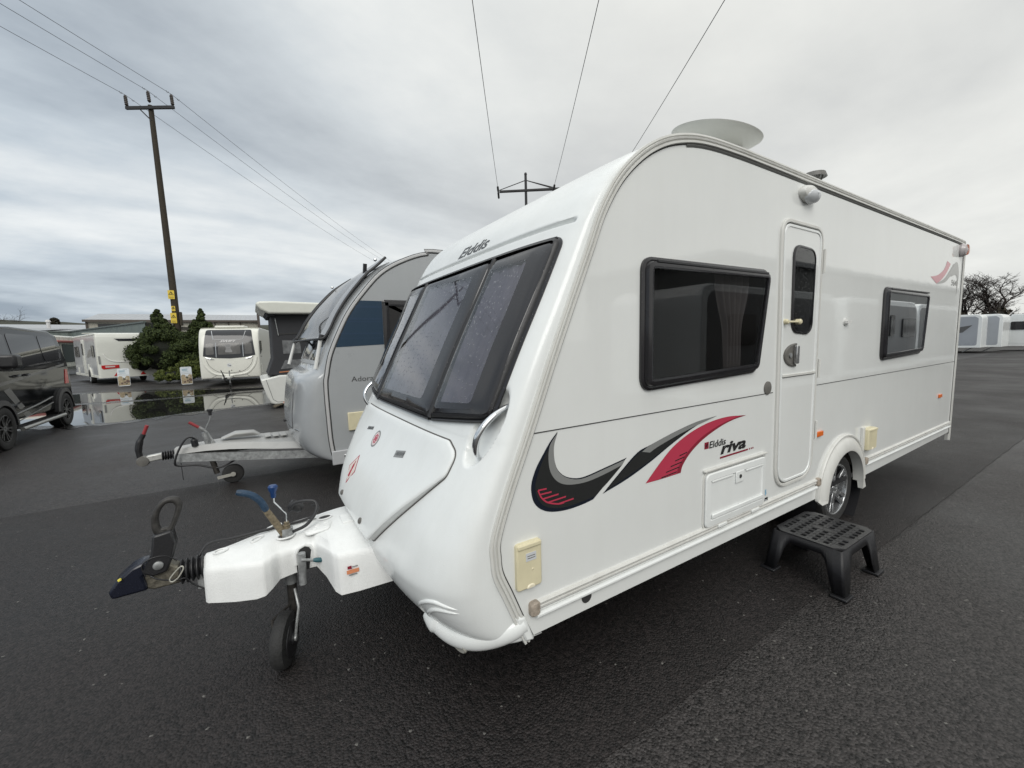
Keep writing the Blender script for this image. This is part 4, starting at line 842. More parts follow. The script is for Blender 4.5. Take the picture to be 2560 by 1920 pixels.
# cables
def cable(pts, r, name, m, par, n=6): mb = MB(); mb.tube(spline(pts, n), r, 8); return mb.build(name, m, par, ang=80)
cable([(-1.30, 1.17, .60), (-1.255, 1.20, .645), (-1.15, 1.215, .640), (-1.0, 1.225, .640), (-.82, 1.235, .642), (-.74, 1.24, .660), (-.725, 1.20, .72), (-.76, 1.19, .742)], .007, 'road_cable', RUBBER, CAR)
cable([(-.87, 1.06, .66), (-.80, 1.10, .665), (-.745, 1.16, .70), (-.735, 1.20, .745), (-.77, 1.22, .76), (-.84, 1.25, .75), (-.87, 1.28, .70)], .009, 'road_cable', RUBBER, CAR)
mb = MB(); mb.lathe([(.018, 0), (.03, .015), (.032, .07), (.024, .078), (0, .078)], (-.80, 1.30, .69), (-.6, .2, .35), 18); mb.build('road_plug', BLACKP, CAR)
cable([(-1.475, 1.08, .60), (-1.44, 1.07, .575), (-1.38, 1.075, .55), (-1.345, 1.08, .545), (-1.32, 1.09, .50), (-1.27, 1.09, .455), (-1.2, 1.06, .415), (-1.12, 1.03, .41)], .0035, 'breakaway_cable', BLACKP, CAR)
cable([(-1.49, 1.08, .60), (-1.50, 1.08, .655), (-1.465, 1.075, .685), (-1.41, 1.075, .682), (-1.37, 1.08, .645)], .003, 'breakaway_cable', BLACKP, CAR)
mb = MB(); mb.tube([(p[0], 1.07, p[1]) for p in spline([(-1.405, .560), (-1.392, .582), (-1.362, .612), (-1.350, .610), (-1.352, .594), (-1.372, .562), (-1.395, .548)], 4, True)[:-1]], .0032, 6, closed=True); mb.build('carabiner', mat('zinc_wire', (.75, .74, .66), .3, metal=.6), CAR)
# ---- on the roof
DS = Vector((1.87, .38, 3.035))
mb = MB(); tl = Matrix.Rotation(math.radians(2), 3, 'Y') @ Matrix.Rotation(math.radians(11), 3, 'X')
prof = [(0, -.125), (.12, -.12), (.25, -.085), (.36, -.035), (.405, .005), (.41, .018), (.40, .022), (.36, .004), (.2, -.05), (0, -.075)]
vs = []; sg = 56
for (r_, h) in prof:
    for k_ in range(sg):
        a = 2*PI*k_/sg; q_ = tl @ Vector((r_*.86*math.cos(a)*(1-.06*math.cos(a)**2), r_*.66*math.sin(a), h*.62)); vs.append(tuple(DS+q_))
mb.add(vs, [(i*sg+k_, i*sg+(k_+1) % sg, (i+1)*sg+(k_+1) % sg, (i+1)*sg+k_) for i in range(len(prof)-1) for k_ in range(sg)])
dish = mb.build('satellite_dish', mat('dish_offwhite', (.56, .56, .52), .4, var=.05), CAR, ang=60)
mb = MB(); mb.lathe([(.14, -.28), (.11, -.13), (.11, -.04)], DS+Vector((.08, -.02, 0)), (0, 0, 1), 32); mb.build('dish_base', MATS['dish_offwhite'], dish)
for x, y in ((-.10, -.10), (.16, -.12)): 
    mb = MB(); mb.bar(DS+Vector((x, y, -.27)), DS+Vector((x*.9, y*.5, -.10)), .02, .03); mb.build('dish_bracket', GREYP, dish, bevel=.004)
FL = Vector((2.92, .20, 0))
mb = MB(); mb.lathe([(.07, 2.72), (.065, 2.80), (.05, 2.82), (.045, 2.87)], FL, (0, 0, 1), 24); flu = mb.build('flue', TRIM, CAR)
mb = MB(); mb.lathe([(.075, 2.905), (.088, 2.895), (.075, 2.93), (0, 2.935)], FL, (0, 0, 1), 24); mb.build('flue_cap', GREYP, flu)
for i in range(6): mb = MB(); mb.tube([FL+Vector((.042*math.cos(i*PI/3), .042*math.sin(i*PI/3), 2.85)), FL+Vector((.058*math.cos(i*PI/3), .058*math.sin(i*PI/3), 2.91))], .006, 6); mb.build('flue_post', GREYP, flu)
mb = MB(); mb.box(4.0, 4.5, .9, 1.4, 2.74, 2.83); mb.build('roof_light', TRIM, CAR, bevel=.03)
mb = MB(); mb.box(6.30, 6.36, .06, .12, 2.68, 2.745); mb.build('rear_rail_tip', TRIM, CAR, bevel=.01)

# ------------------------------------------------------------------ plastic step stool
ST_ = thing('step_stool', 'black plastic step stool with holed non-slip top below the caravan door', 'step', (2.29, -.215, 0))
BP = mat('stool_black', (.010, .010, .012), .5, var=.25, vscale=14, bump=.12, bscale=200)
tx0, tx1, ty0, ty1, tz = 2.035, 2.555, -.42, -.015, .30
tc_ = [(tx0+.05, ty0), (tx1-.04, ty0), (tx1, ty0+.04), (tx1, ty1-.05), (tx1-.05, ty1), (tx0+.05, ty1), (tx0, ty1-.05), (tx0, ty0+.05)]
# top: slab with real square holes
nx, ny = 9, 6; holes = []
for i in range(nx):
    for j in range(ny):
        x = tx0+.048+(tx1-tx0-.096)*(i)/(nx-1); y = ty0+.040+(ty1-ty0-.080)*(j)/(ny-1)
        if (i in (0, nx-1) and j in (0, ny-1)) or (i in (4,) and j in (2, 3)) or (i == 3 and j == 0) or (i == 5 and j == 5): continue
        h = .0165; holes.append(rpoly([(x-h, y-h), (x+h, y-h), (x+h, y+h), (x-h, y+h)], .006, 2))
top = holed(tc_, holes, lambda u, v, wv: (u, v, tz), 'top', mat('stool_top_sheen', (.030, .030, .032), .30, var=.35, vscale=20, bump=.2, bscale=120), ST_)  # wet sheen painted in: base colour lighter than the rest of the stool
md = top.modifiers.new('thickness', 'SOLIDIFY'); md.thickness = .012; md.offset = 0
mb = MB()
for i in range(nx-1): x = tx0+.048+(tx1-tx0-.096)*(i+.5)/(nx-1); mb.box(x-.0016, x+.0016, ty0+.03, ty1-.03, tz+.0055, tz+.0078)
for j in range(ny-1): y = ty0+.040+(ty1-ty0-.080)*(j+.5)/(ny-1); mb.box(tx0+.03, tx1-.03, y-.0015, y+.0015, tz+.0057, tz+.0076)
mb.build('grip_rib', MATS['stool_top_sheen'], top, smooth=False)
mb = MB(); mb.box(tx0+.02, tx1-.02, ty0+.02, ty1-.02, tz-.030, tz-.028); mb.build('underside', BP, ST_, smooth=False)
# aprons with arched openings flow into splayed legs
def apron(a, b, a2, b2, name):       # a,b top corners; a2,b2 ground corners of the same side
    a, b, a2, b2 = map(Vector, (a, b, a2, b2)); n = 28; out_ = []; L0 = []; L1 = []
    for i in range(n+1):
        s = i/n; e = min(s, 1-s); lw = .17
        k = 0 if e < lw else sm(lw, lw+.13, e)**.5 if e < .5 else 1
        k = 0 if e < lw else min(1, math.sqrt(max(0, 1-((max(0, lw+.12-e))/.12)**2)))
        top_ = a.lerp(b, s); bot = a2.lerp(b2, s); L0.append(top_); L1.append(bot.lerp(top_, .80*k))
    mb = MB(); mb.add([tuple(p) for p in L0+L1], [(i, i+1, n+1+i+1, n+1+i) for i in range(n)]); return mb.build(name, BP, ST_, ang=50, solid=.008)
sx, sy = .028, .035; c_ = .012
T_ = [(tx0+c_, ty0, tz), (tx1-c_, ty0, tz), (tx1, ty1-c_, tz), (tx0, ty1, tz)]
T_ = [(tx0, ty0, tz-.004), (tx1, ty0, tz-.004), (tx1, ty1, tz-.004), (tx0, ty1, tz-.004)]; B_ = [(tx0-sx, ty0-sy, .02), (tx1+sx, ty0-sy, .02), (tx1+sx, ty1+sy, .02), (tx0-sx, ty1+sy, .02)]
ap = []
for i in range(4):
    j = (i+1) % 4; ap.append(apron(T_[i], T_[j], B_[i], B_[j], 'leg_panel'))
for (x, y, z), (tx, ty, _) in zip(B_, T_):
    fx = 1 if x > 2.29 else -1; fy = 1 if y > -.2 else -1
    mb = MB(); xx0, xx1 = sorted((x-fx*.085, x+fx*.022)); yy0, yy1 = sorted((y-fy*.075, y+fy*.020)); mb.box(xx0, xx1, yy0, yy1, .004, .022); mb.build('foot', BP, ST_, bevel=.006)

# ------------------------------------------------------------------ other caravans and vehicles: one shell builder
class Shell:
    def __init__(s, pairs, wid, n=3.4, split=None, rn=8., warp=None, y0=0.):
        s.P = pairs; s.W = wid; s.n = n; s.split = split; s.rn = rn; s.warp = warp; s.y0 = y0
    def pr(s, u, k):
        P = s.P; u = min(max(u, 0), len(P)-1.0001); i = int(u); t = u-i; a = lambda j: P[min(max(j, 0), len(P)-1)][k]
        p1, p2 = a(i), a(i+1)
        if i >= s.split+1: return p1+(p2-p1)*t
        p0 = a(i-1) if i > 0 else 2*p1-p2
        return cr(p0, p1, p2, a(i+2), t)
    def pt(s, u, y):
        yc = s.W/2; q = min(1, abs(y-yc)/yc); n = s.n if u < s.split-2 else s.n+(min(u, s.split+1)-s.split+2)/3*(s.rn-s.n); g = 1-(max(0, 1-q**n))**(1/n)
        a, b, c, d = (s.pr(u, k) for k in range(4)); p = Vector((a+(c-a)*g, y+s.y0, b+(d-b)*g))
        return s.warp(p) if s.warp else p
    def nm(s, u, y):
        y = min(max(y, .01), s.W-.01); e = .02; n = (s.pt(u+e, y)-s.pt(u-e, y)).cross(s.pt(u, y+.005)-s.pt(u, y-.005)); n.normalize()
        return -n if n.dot(s.pt(u, y)-Vector((2.5, s.W/2+s.y0, 1.4))) < 0 else n
    def cap(s, y, z, wv, lo=2.5, hi=None):
        y = min(max(y, .004), s.W-.004); lo, hi = s.ulo, s.uhi
        for _ in range(22):
            m = (lo+hi)/2
            if s.pt(m, y).z < z: lo = m
            else: hi = m
        return tuple(s.pt(lo, y)+s.nm(lo, y)*wv)
    def sidef(s, u, v, wv):
        p = Vector((u, s.y0, v)); p = s.warp(p) if s.warp else p; return (p.x, p.y-wv, p.z)
    def grid(s, u0, u1, nu, ny, name, m, par, lab=None):
        h = s.W/2; Y = []
        for i in range(ny+1):
            a = 1-abs(2*i/ny-1); q = 1-a**1.9 if a < 1 else 0; Y.append(h+(1 if i*2 > ny else -1)*h*q)
        mb = MB(); mb.add([s.pt(u0+(u1-u0)*i/nu, y) for i in range(nu+1) for y in Y], [(i*(ny+1)+j, i*(ny+1)+j+1, (i+1)*(ny+1)+j+1, (i+1)*(ny+1)+j) for i in range(nu) for j in range(ny)])
        return mb.build(name, m, par, ang=60, label=lab)
    def outline(s, n=70, drop=.0):
        o = []
        for i in range(n+1):
            u = (len(s.P)-1)*i/n; o.append((s.pr(u, 2), s.pr(u, 3)))
        return o
    def body(s, par, m, ms=None, sp=None, nf=60, ny=44, names=('front_cap', 'roof', 'rear_panel', 'side_panel')):
        ms = ms or m; K = len(s.P)-1; k1 = s.split+1; k2 = K-3
        s.grid(0, k1, nf, ny, names[0], m, par); s.grid(k1, k2, 8, ny, names[1], m, par); s.grid(k2, K, 18, ny, names[2], m, par)
        o = []
        for p in s.outline(150):
            if not o or (Vector(p)-Vector(o[-1])).length > .01: o.append(p)
        if s.warp:
            rows = []
            for sgn, yy in ((0, 0.), (1, s.W)):
                mb = MB(); bm = bmesh.new(); f = bm.faces.new([bm.verts.new((p[0], 0, p[1])) for p in o])
                for zc in [.6+.1*i for i in range(16)]: bmesh.ops.bisect_plane(bm, geom=bm.verts[:]+bm.edges[:]+bm.faces[:], plane_co=(0, 0, zc), plane_no=(0, 0, 1))
                bmesh.ops.triangulate(bm, faces=bm.faces[:]); bm.verts.index_update()
                mb.add([tuple(s.warp(Vector((v.co.x, yy+s.y0, v.co.z)))) for v in bm.verts], [tuple(v.index for v in g.verts) for g in bm.faces]); bm.free(); mb.build(names[3], ms, par, ang=60)
        else:
            flatpoly(o, lambda u, v, wv: (u, s.y0, v), 0, ms, names[3], par); flatpoly(o, lambda u, v, wv: (u, s.y0+s.W, v), 0, ms, names[3], par)
        x0 = min(p[0] for p in o)+.15; x1 = max(p[0] for p in o)-.05; zb = max(o[0][1], o[-1][1])
        mb = MB(); mb.box(x0, x1, s.y0+.04, s.y0+s.W-.04, zb+.01, zb+.04); mb.build('floor', BLACKP, par, smooth=False)
def simple_wheel(par, c, ax, r=.32, rr=.22, wd=.2, rim=ALLOY, spokes=7): return wheel(par, c, r, rr, wd, ax, spokes, rim)
def panel(par, outl, fn, m, name, wv=.006, w0=0., rim_=None, lab=None):
    mb = MB(); mb.loft([(outl, w0), (outl, wv)], fn); return mb.build(name, m, par, smooth=False, label=lab)

AD = thing('touring_caravan', 'silver grey caravan with its big front window propped open and blue side panel', 'caravan', (2.9, 4.85, 0))
SILVER = mat('silver_gelcoat', (.38, .395, .405), .22, metal=.10, spec=.5, var=.05, vscale=3, coat=.4)
GREYSIDE = mat('light_grey_sheet', (.37, .385, .395), .3, var=.03, vscale=3, dirt=.06)
APAIR = [(.1, .30, .0, .30), (-.33, .315, -.15, .305), (-.55, .40, -.24, .37), (-.655, .58, -.272, .56), (-.665, .80, -.28, .80), (-.635, 1.05, -.285, 1.02), (-.60, 1.24, -.285, 1.18), (-.54, 1.325, -.28, 1.27), (-.42, 1.385, -.265, 1.34), (-.365, 1.46, -.25, 1.42),
  (-.32, 1.58, -.21, 1.57), (-.22, 1.80, -.12, 1.78), (-.06, 2.10, .01, 2.03), (.12, 2.34, .18, 2.26), (.33, 2.55, .40, 2.50), (.60, 2.71, .66, 2.66), (1.0, 2.82, 1.0, 2.78), (1.6, 2.87, 1.5, 2.82), (6.4, 2.86, 6.4, 2.80), (6.62, 2.78, 6.6, 2.74), (6.72, 2.5, 6.7, 2.5), (6.72, .35, 6.7, .35)]
ash = Shell(APAIR, 2.3, 3.2, split=16, rn=7, y0=3.7); ash.ulo, ash.uhi = 3.5, 16.5
ash.body(AD, SILVER, GREYSIDE, nf=110, ny=70)
acap = lambda y, z, wv: ash.cap(y-3.7, z, wv)
asd = lambda u, v, wv: (u, 3.7-wv, v)
apath = [(ash.pr(u/4, 2), ash.pr(u/4, 3)) for u in range(6, 72)]
ribbon(apath, asd, -.012, .0, [(0, .003), (.5, .006), (1, .003)], 'trim_seal', DARKGAP, AD); ribbon(apath, asd, .0, .035, [(0, .004), (.2, .012), (.8, .012), (1, .002)], 'corner_trim', mat('silver_trim', (.5, .5, .5), .3), AD); ribbon(apath, asd, .036, .044, [(0, .003), (.5, .006), (1, .003)], 'trim_seal', DARKGAP, AD)
# big front window: opening edge, glass, propped pane, struts
wo_ = dense(rpoly([(3.86, 1.44), (5.84, 1.44), (5.84, 2.70), (3.86, 2.70)], [.06, .06, .12, .12]), .07)
wo_ = [(p[0], p[1]) for p in wo_]
mb = MB(); mb.loft([(wo_, -.002), (wo_, .012), (inset(wo_, .045), .014), (inset(wo_, .05), .002)], acap, cap=False); aw = mb.build('front_window', mat('adria_window_edge', (.38, .39, .40), .25, metal=.2), AD)
mb = MB(); mb.patch(inset(wo_, .045), acap, .004, rings=10, skirt=False); mb.build('opening', mat('dark_opening', (.02, .021, .024), .06), aw)
npth = [(.50, 2.735), (.39, 2.63), (.26, 2.52), (.12, 2.36), (.005, 2.21), (-.11, 2.03), (-.19, 1.87), (-.26, 1.765), (-.315, 1.745)]; fpth = [(.50, 2.735), (.34, 2.63), (.19, 2.52), (.03, 2.36), (-.10, 2.21), (-.23, 2.03), (-.32, 1.87), (-.39, 1.765), (-.43, 1.74)]
nn_ = spline(npth, 4); ff_ = spline(fpth, 4); mb = MB(); K_ = 24; vs = []
for j in range(K_+1):
    t = j/K_; y = 3.83+2.04*t; bl = math.sin(PI*t)
    for i, (a, b) in enumerate(zip(nn_, ff_)):
        e = i/(len(nn_)-1); x = a[0]+(b[0]-a[0])*t-.035*bl**.6*e**.5; z = a[1]+(b[1]-a[1])*t+.02*bl**.6*(1-e)
        vs.append((x, y, z))
k = len(nn_); mb.add(vs, [(j*k+i, j*k+i+1, (j+1)*k+i+1, (j+1)*k+i) for j in range(K_) for i in range(k-1)])
apn = mb.build('propped_pane', glass('smoked_acrylic', (.40, .41, .44), .8, .04), AD, ang=70, solid=.012)
for j in (0, K_):
    mb = MB(); mb.tube([vs[j*k+i] for i in range(k)], .016 if j == 0 else .032, 8); mb.build('pane_edge', RUBBER, apn, ang=70)
mb = MB(); mb.tube([vs[j*k+k-1] for j in range(K_+1)], .014, 8); mb.build('pane_edge', RUBBER, apn, ang=70)
for a, b in (((-.30, 3.86, 1.745), (-.375, 3.88, 1.40)), ((-.41, 5.83, 1.74), (-.52, 5.80, 1.40))):
    mb = MB(); mb.tube([a, b], .022, 12); st_ = mb.build('gas_strut', mat('strut_white', (.72, .72, .70), .3), AD); mb = MB(); mb.tube([(a[0]+.02, a[1], a[2]+.05), (a[0], a[1], a[2]-.01)], .03, 10); mb.build('strut_end', RUBBER, st_)
for q_ in ((.38, 3.86, 2.70), (.17, 5.75, 2.585)):
    mb = MB(); mb.lathe([(0, -.022), (.018, -.012), (.022, 0), (.018, .012), (0, .022)], q_, (0, 0, 1), 12); mb.build('pane_knob', CHROME, AD)
mb = MB(); qn = [vs[j*k+i] for j in (0, 1, 2, 3) for i in range(k)]; mb.add([(p[0]-.004, p[1], p[2]+.006) for p in qn], [(j*k+i, j*k+i+1, (j+1)*k+i+1, (j+1)*k+i) for j in range(3) for i in range(k-1)]); mb.build('pane_sky_band', mat('pane_sky_grey', (.22, .225, .24), .18), apn, ang=70)  # sky reflection on the curved near edge, painted as an opaque grey strip
for a, b, w_ in (((-.30, 3.95, 1.75), acap(4.05, 1.74, .01), .03), ((-.40, 5.75, 1.75), acap(5.68, 1.74, .01), .03), (acap(4.02, 2.57, .13), acap(4.06, 2.50, .0), .04)):
    mb = MB(); mb.bar(a, b, w_, .03); mb.build('stay_bracket', BLACKP, AD, smooth=False)
# lower front details, seams
mb = MB(); mb.tube([acap(3.98+.05*math.sin(i), .62-.028*i, .004) for i in range(6)], .010, 8); mb.build('chrome_insert', CHROME, AD)
mb = MB(); mb.tube([acap(p[0], p[1], .001) for p in dense([(4.16, 1.12), (4.14, .60), (4.20, .48), (4.45, .455)], .05, False)], .004, 6); mb.build('locker_seam', DARKGAP, AD)
mb = MB(); mb.lathe([(.02, 0), (.02, .03), (0, .032)], acap(4.85, .62, 0), (-1, 0, 0), 14); mb.build('lock', BLACKP, AD)
# side details
flatpoly([(.07, 2.185), (.385, 2.185), (.385, 1.665), (-.165, 1.645), (-.12, 1.76), (-.02, 1.96)], asd, .003, mat('blue_sheet', (.022, .046, .078), .2), 'blue_panel', AD)
for z0, z1 in ((2.10, 2.125), (1.96, 1.985), (1.93, 1.945), (1.79, 1.81), (1.74, 1.75)): panel(AD, [(max(-.13, -.02+(z0-1.96)*.6), z0), (.385, z0), (.385, z1), (max(-.13, -.02+(z1-1.96)*.6), z1)], asd, mat('blue_stripe', (.025, .05, .09), .2), 'blue_stripe', .0045)
aw2 = rpoly([(.388, 1.55), (1.6, 1.55), (1.6, 2.20), (.388, 2.20)], .03); mb = MB(); mb.loft([(aw2, 0), (aw2, .02), (inset(aw2, .02), .03), (inset(aw2, .07), .03), (inset(aw2, .075), .015)], asd, cap=False); awf = mb.build('window', FRAME, AD, ang=30)
mb = MB(); mb.patch(inset(aw2, .07), asd, .022, rings=2, skirt=False); mb.build('pane', mat('dark_pane', (.03, .028, .028), .05), awf)
text('Adora', (-.02, 1.235, .235, 1.295), mat('text_grey', (.07, .07, .07), .4), asd, AD, bold=.0, wv=.003)
for x0, x1, z0, z1, m_, nm in ((-.09, .35, .66, .875, IVORY, 'vent_cover'), (-.29, 6.6, .275, .44, mat('skirt_silver', (.46, .47, .48), .3), 'skirt')):
    mb = MB(); mb.box(x0, x1, 3.7-.03, 3.7-.002, z0, z1); mb.build(nm, m_, AD, bevel=.008)
mb = MB(); mb.box(-.16, .05, 3.664, 3.672, .355, .385); mb.build('reflector_slot', CHROME, AD, bevel=.002)
# drawbar, cover, hitch, jockey wheel
mb = MB(); mb.bar((-1.86, 4.80, .385), (-.3, 4.25, .30), .045, .10); mb.build('drawbar', STEEL, AD, smooth=False)
mb = MB(); mb.bar((-1.86, 4.90, .385), (-.3, 5.45, .30), .045, .10); mb.build('drawbar', STEEL, AD, smooth=False)
AC = mat('light_grey_cover', (.37, .37, .36), .45, var=.06, vscale=8)
def sec(x, w_, z): return [(x, 4.85-w_, z-.07), (x, 4.85-w_*.8, z), (x, 4.85+w_*.8, z), (x, 4.85+w_, z-.07)]
ss = [sec(-1.86, .075, .495), sec(-1.55, .175, .515), sec(-1.30, .265, .515), sec(-1.05, .36, .50), sec(-.85, .43, .48), sec(-.5, .56, .46)]
mb = MB(); mb.add([p for q in ss for p in q], [(i*4+j, i*4+j+1, (i+1)*4+j+1, (i+1)*4+j) for i in range(5) for j in range(3)]+[(3, 2, 1, 0)]); ac = mb.build('drawbar_cover', AC, AD, bevel=.012)
mb = MB(); mb.add([(p[0], p[1], p[2]) for p in [(-1.40, 4.78, .545), (-1.25, 4.74, .60), (-1.05, 4.75, .59), (-.98, 4.80, .54), (-1.40, 4.95, .545), (-1.25, 4.98, .60), (-1.05, 4.98, .59), (-.98, 4.95, .54)]], [(0, 1, 5, 4), (1, 2, 6, 5), (2, 3, 7, 6), (0, 3, 2, 1), (4, 5, 6, 7)]); mb.build('cover_hump', AC, ac, bevel=.02)
for i in range(3): mb = MB(); mb.box(-.93+i*.09, -.86+i*.09, 4.72, 4.98, .512-i*.004, .522-i*.004); mb.build('cover_rib', AC, ac, bevel=.006)
mb = MB(); pf = []
for i in range(5): pf += [(.035, i*.024), (.055, i*.024+.008), (.055, i*.024+.014)]
mb.lathe(pf, (-1.87, 4.85, .42), (-1, 0, -.03), 20); mb.build('gaiter', RUBBER, AD, ang=25)
mb = MB(); mb.bar((-1.97, 4.85, .42), (-2.12, 4.85, .405), .07, .075); ah = mb.build('hitch_body', mat('hitch_silver', (.5, .5, .48), .35, metal=.4, var=.2, vscale=40), AD, bevel=.012)
mb = MB(); mb.lathe([(.02, -.05), (.055, -.045), (.062, -.02), (.062, .02), (.055, .045), (.02, .05)], (-2.155, 4.85, .385), (0, 1, 0), 24); mb.build('hitch_ball_cup', GREYP, ah)
mb = MB(); mb.tube(spline([(-2.18, 4.85, .43), (-2.185, 4.85, .52), (-2.165, 4.85, .62), (-2.125, 4.85, .70)], 4), [.030]*4+[.034]*5+[.026]*4, 10, flat=1.); mb.build('stabiliser_arm', BLACKP, ah)
mb = MB(); mb.tube([(-2.125, 4.85, .70), (-2.085, 4.85, .80)], .018, 8); mb.build('red_grip', mat('red_grip', (.28, .03, .035), .5), ah)
mb = MB(); mb.tube([(-1.55, 4.75, .66), (-1.52, 4.75, .48)], .032, 12); mb.build('brake_post', STEEL, AD)
mb = MB(); mb.tube([(-1.55, 4.75, .68), (-1.53, 4.75, .66), (-1.46, 4.75, .50)], .014, 8); mb.build('brake_rod', STEEL, AD)
mb = MB(); mb.tube([(-1.54, 4.75, .67), (-1.60, 4.75, .73)], .018, 8); bl_ = mb.build('brake_lever', STEEL, AD); mb = MB(); mb.tube([(-1.60, 4.75, .725), (-1.69, 4.75, .80)], .017, 8); mb.build('red_grip', MATS['red_grip'], bl_)
mb = MB(); mb.tube([(-1.54, 4.75, .70), (-1.49, 4.75, .80), (-1.475, 4.75, .86)], .006, 6); wn = mb.build('winder_rod', STEEL, AD); mb = MB(); mb.lathe([(.018, 0), (.018, .04), (.030, .05), (.030, .075), (0, .078)], (-1.478, 4.75, .86), (0, 0, 1), 14); mb.build('knob', BLACKP, wn)
mb = MB(); mb.tube([(-1.50, 4.68, .33), (-1.46, 4.68, .15)], .03, 12); jt = mb.build('jockey_tube', MATS['dark_steel'], AD)
mb = MB(); mb.tube([(-1.545, 4.68, .40), (-1.49, 4.68, .325)], .016, 8); mb.build('clamp_handle', mat('faded_red', (.40, .12, .12), .5), jt)
wc2 = Vector((-1.30, 4.68, .118)); mb = MB(); mb.lathe([(.03, -.03), (.085, -.032), (.108, -.026), (.116, -.012), (.116, .012), (.108, .026), (.085, .032), (.03, .03)], wc2, (.1, -1, 0), 32); jt2 = mb.build('jockey_tyre', TYRE, jt, ang=40)
mb = MB(); mb.bar((-1.46, 4.63, .10), (-1.29, 4.63, .118), .035, .012, up=(0, 1, 0)); mb.lathe([(.028, 0), (.028, .01), (0, .012)], (-1.30, 4.635, .118), (0, -1, 0), 16); mb.build('fork', mat('fork_zinc', (.42, .41, .37), .4, metal=.3), jt)
cable([(-1.66, 4.74, .53), (-1.65, 4.72, .60), (-1.72, 4.70, .62), (-1.80, 4.70, .50), (-1.85, 4.70, .36), (-1.83, 4.72, .30), (-1.65, 4.70, .28), (-1.45, 4.66, .22), (-1.30, 4.66, .27), (-1.22, 4.66, .33)], .011, 'road_cable', RUBBER, AD)
mb = MB(); mb.lathe([(.02, 0), (.035, .02), (.035, .09), (.02, .10)], (-1.66, 4.74, .60), (.1, 0, -1), 14); mb.build('road_plug', BLACKP, AD)
mb = MB(); mb.tube([(-1.80, 4.72, .33), (-1.795, 4.72, .12)], .004, 6); mb.build('hanging_strap', BLACKP, AD)
simple_wheel(AD, (3.3, 3.74, .33), (0, -1, 0))

# ---------------- folding camper with grey canvas and white lid
FC = thing('folding_camper', 'raised folding camper with dark grey canvas under a white lid, behind the silver caravan', 'camper', (1.4, 12.6, 0))
CANV = mat('grey_canvas', (.035, .036, .040), .85, var=.2, vscale=6, bump=.3, bscale=9)
fy = 11.5
def fprism(outl, y0, y1, name, m, par, bev=.03): mb = MB(); mb.loft([(outl, y0), (outl, y1)], lambda u, v, wv: (u, wv, v), cap=True, base=True); return mb.build(name, m, par, bevel=bev, ang=40, seg=3)
fb = fprism([(-.86, .80), (-.74, .33), (-.66, .14), (-.56, .10), (3.6, .10), (3.8, .9), (-.40, .90)], fy, fy+2.1, 'body', mat('camper_white', (.66, .67, .64), .25, var=.04), FC, .04)
mb = MB(); stroke(mb, [(-.73, .80), (-.60, .25), (-.50, .17), (-.33, .17)], .010, .004, lambda u, v, wv: (u, fy-wv, v)); mb.build('body_seam', DARKGAP, fb, smooth=False)
mb = MB(); mb.box(-.36, -.22, fy-.012, fy, .115, .17); mb.build('side_lamp', ORANGE, fb, bevel=.004)
mb = MB(); mb.box(-.20, -.09, fy-.006, fy, .44, .54); mb.build('badge_plate', mat('badge_navy', (.01, .02, .03), .3), fb, bevel=.004)
mb = MB(); stroke(mb, [(-.175, .525), (-.145, .49), (-.165, .455)], .012, .008, lambda u, v, wv: (u, fy-wv, v)); stroke(mb, [(-.115, .525), (-.145, .49), (-.125, .455)], .012, .008, lambda u, v, wv: (u, fy-wv, v)); mb.build('badge_mark', DECP, fb, smooth=False)
cv_ = fprism([(-.68, .90), (-.52, 1.35), (-.50, 2.56), (3.7, 2.56), (3.8, .90)], fy+.08, fy+2.0, 'canvas', CANV, FC, .03)
flatc = lambda u, v, wv: (u, fy+.08-wv, v)
for o_, m_, nm in (([(-.27, 1.48), (.18, 1.48), (.16, 1.83), (-.27, 1.85)], mat('vinyl_window', (.16, .165, .17), .15, var=.5, vscale=5), 'canvas_window'), ([(-.36, 1.06), (.3, 1.10), (.3, 1.32), (-.24, 1.30)], MATS['vinyl_window'], 'canvas_window'), ([(-.40, .965), (.4, 1.0), (.4, 1.03), (-.40, .995)], mat('orange_piping', (.42, .17, .08), .7), 'piping'), ([(-.37, 1.98), (-.30, 2.0), (.32, 2.03), (.32, 2.07), (-.37, 2.03)], DARKGAP, 'canvas_flap')):
    panel(cv_, o_, flatc, m_, nm, .012)
mb = MB(); mb.tube([(-.40, fy+.06, 2.44), (-.37, fy+.05, 2.20), (-.35, fy+.06, 1.98)], .012, 6); mb.build('canvas_pole', STEEL, cv_)
fprism([(-.84, 2.80), (-.76, 2.87), (-.4, 2.885), (3.8, 2.82), (3.95, 2.60), (-.55, 2.55), (-.74, 2.66)], fy-.22, fy+2.25, 'lid', mat('lid_white', (.66, .67, .61), .3, var=.04), FC, .05)
fprism([(-.66, 2.64), (-.56, 2.50), (-.40, 2.50), (-.40, 2.58)], fy-.05, fy+2.1, 'lid_gasket', CANV, FC, .01)
for a, b, m_ in (((-.62, fy+.0, .06), (-.20, fy+.15, .13), mat('wood_grey', (.14, .12, .09), .7, var=.4, vscale=30)), ((-.60, fy-.05, .05), (-.40, fy+.02, .12), MATS['wood_grey']), ((-.35, fy-.02, .045), (-.1, fy+.1, .085), STEEL), ((-.62, fy+.1, .10), (-.50, fy+.2, .08), BLACKP)):
    mb = MB(); mb.bar(a, b, .05, .04); mb.build('folded_steady', m_, FC, smooth=False)
simple_wheel(FC, (1.5, fy+.02, .27), (0, -1, 0), .27, .18, .17)

